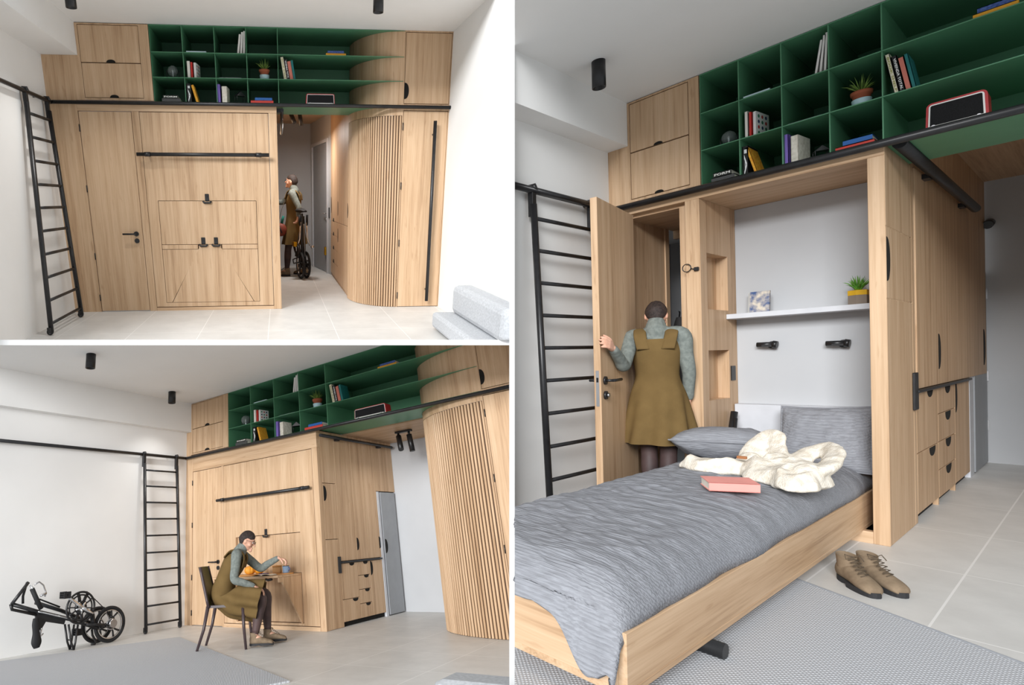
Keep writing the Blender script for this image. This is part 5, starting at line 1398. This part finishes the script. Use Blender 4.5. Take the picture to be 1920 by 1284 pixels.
    # boots on the floor, rug
    for i, (x, y) in enumerate(((-.308, -.735), (-.255, -.66))):
        bt = thing('boot', V(('tan suede boot nearer the bed of the pair', 'tan suede boot farther from the bed')[i]), 'shoe', loc=(x, y, 0), rz=-2.44 + .10 * i, group='pair of boots')
        boot_parts(bt, .90)
    e = Vector((.906, -.423)); n = Vector((-.423, -.906)); P0 = Vector((-1.70, -.345)); q = []
    b = B(); pts = [P0, P0 + e * 2.5, P0 + e * 2.5 + n * 3.0, Vector((-1.70, -3.2))]
    b.prism([tuple(v) for v in pts], 'z', 0, .012)
    tag(b.obj('rug', RUG), V('grey braided rug under the lowered bed'), 'rug')
    b = B().tube([(v.x, v.y, .009) for v in (pts[0], pts[1])], .008, 8); b.obj('bound_edge', flat('grey_binding', (128, 130, 134), .95), ROOM[3][-1])

    # hanging coat in the closet, person
    t = thing('hanging_coat', V('dark grey coat hanging inside the closet'), 'coat', loc=(-1.745, 1.05, 0))
    data = [((0, 0, 1.40), (.02, 0, 0), (0, .02, 0)), ((.01, 0, 1.33), (.05, 0, 0), (0, .05, 0)), ((.0, 0, 1.15), (.07, 0, 0), (0, .08, 0)), ((-.01, 0, .85), (.10, 0, 0), (0, .11, 0)), ((-.01, 0, .45), (.13, 0, 0), (0, .13, 0))]
    b = B(); bv = rings(b, smooth_rings(data, 4), 40, lambda f, a: 1 + .12 * f * math.sin(7 * a)); b.obj('cloth', flat('charcoal_wool', (70, 68, 68), .95), t)
    B().tube([(0, .0, 1.39), (.01, -.01, 1.44), (.02, -.05, 1.45)], .006, 8).obj('hook', BLACK, t)
    j = dict(STAND); j.update(hipL=(-.075, 0, .86), hipR=(.075, 0, .86), ankleL=(-.055, -.02, .088), ankleR=(.055, -.02, .088), toeL=(-.06, .13, .04), toeR=(.07, .13, .04), head=(0.0, .065, 1.495), neck=(0, .0, 1.40), collar=(0, -.005, 1.335), shL=(-.165, .0, 1.33), elL=(-.205, -.10, 1.10), wrL=(-.155, -.33, 1.24),
        elR=(.205, .0, 1.07), wrR=(.20, .05, .86), headup=(0, .45, 1), kneeL=(-.065, .03, .46), kneeR=(.065, .0, .46))
    j.update(elL=(-.20, -.24, 1.12), wrL=(-.245, -.47, 1.25))
    person('person in olive dress seen from behind, holding the open closet door', (-1.385, -.15, 0), .38, j, .905, headdir=(0, 1, -.55),
           hands=(('wrL', (-.15, -.85, .35), (-.95, .15, 0), -1, .5, .16), ('wrR', (0, .35, -1), (-1, 0, 0), 1, .6, .1)), glasses=False, dress=DRESS_STAND, voxel=.005)
room3()
# ------------------------------------------------------------------ the walls and floor that part the three rooms
def ray(u, v):
    return CAM_R @ Vector(((u - PX) / FOCAL, (PY - v) / FOCAL, -1))
def wedge(name, uv, d0, d1, mat):
    vs = [EYE + ray(*q) * d for d in (d0, d1) for q in uv]
    b = B(); b._add(vs, [(0, 1, 2, 3), (4, 7, 6, 5), (0, 4, 5, 1), (1, 5, 6, 2), (2, 6, 7, 3), (3, 7, 4, 0)])
    o = b.obj(name, mat); o['kind'] = 'structure'; return o
ROOM[0] = []; set_room(0)
PARTWHITE = flat('white_partition_paint', (250, 250, 250), .8)
wedge('wall_between', [(955, -150), (965, -150), (965, 1434), (955, 1434)], 3.3, 13, PARTWHITE)
wedge('floor_between', [(-150, 637), (955, 637), (955, 647), (-150, 647)], 4.3, 13, PARTWHITE)

def cut_plane(q0, q1, inside):
    """plane through the viewing point and two directions; normal points away from `inside`"""
    n = ray(*q0).cross(ray(*q1)).normalized()
    if n.dot(ray(*inside)) > 0: n = -n
    return EYE.copy(), n
RIGHT1 = cut_plane((955, 0), (955, 1284), (400, 642))
CUTS = {1: [RIGHT1, cut_plane((0, 637), (900, 637), (400, 300))],
        2: [RIGHT1, cut_plane((0, 647), (900, 647), (400, 1000))],
        3: [cut_plane((965, 0), (965, 1284), (1500, 642))]}
bpy.context.view_layer.update()
def world_of(o):
    return (world_of(o.parent) if o.parent else Matrix.Identity(4)) @ o.matrix_basis
def tree(o):
    yield o
    for c in list(o.children): yield from tree(c)
def trim_room(r):
    inv = POSE[r].inverted(); dead = []
    for root in ROOM[r]:
        for o in list(tree(root)):
            if o.type != 'MESH': continue
            mw = POSE[r] @ world_of(o)
            for co, n in CUTS[r]:
                ds = [(mw @ v.co - co).dot(n) for v in o.data.vertices]
                if not ds or max(ds) <= 1e-6: continue
                if min(ds) >= -1e-6: dead.append(o); break
                if o.data.users > 1: o.data = o.data.copy()
                li = mw.inverted(); bm = bmesh.new(); bm.from_mesh(o.data)
                pn = (mw.to_3x3().transposed() @ n).normalized()
                g = bmesh.ops.bisect_plane(bm, geom=bm.verts[:] + bm.edges[:] + bm.faces[:], dist=1e-5, plane_co=li @ co, plane_no=pn, clear_outer=True)
                es = [e for e in g['geom_cut'] if isinstance(e, bmesh.types.BMEdge)]
                try: bmesh.ops.holes_fill(bm, edges=[e for e in es if e.is_boundary], sides=0)
                except Exception: pass
                bm.to_mesh(o.data); bm.free()
                if not o.data.polygons: dead.append(o); break
    for o in dead:
        for c in list(o.children):
            if c not in dead: dead.append(c)
    for o in set(dead):
        if o in ROOM[r]: ROOM[r].remove(o)
    for o in set(dead): bpy.data.objects.remove(o)
    for root in list(ROOM[r]):                      # nothing of it inside the room
        if root.type == 'EMPTY' and not any(q.type == 'MESH' for q in tree(root)):
            ROOM[r].remove(root)
            for q in list(tree(root)): bpy.data.objects.remove(q)
for r in (1, 2, 3):
    trim_room(r)
    for root in ROOM[r]:
        root.matrix_basis = POSE[r] @ root.matrix_basis
bpy.context.view_layer.update()
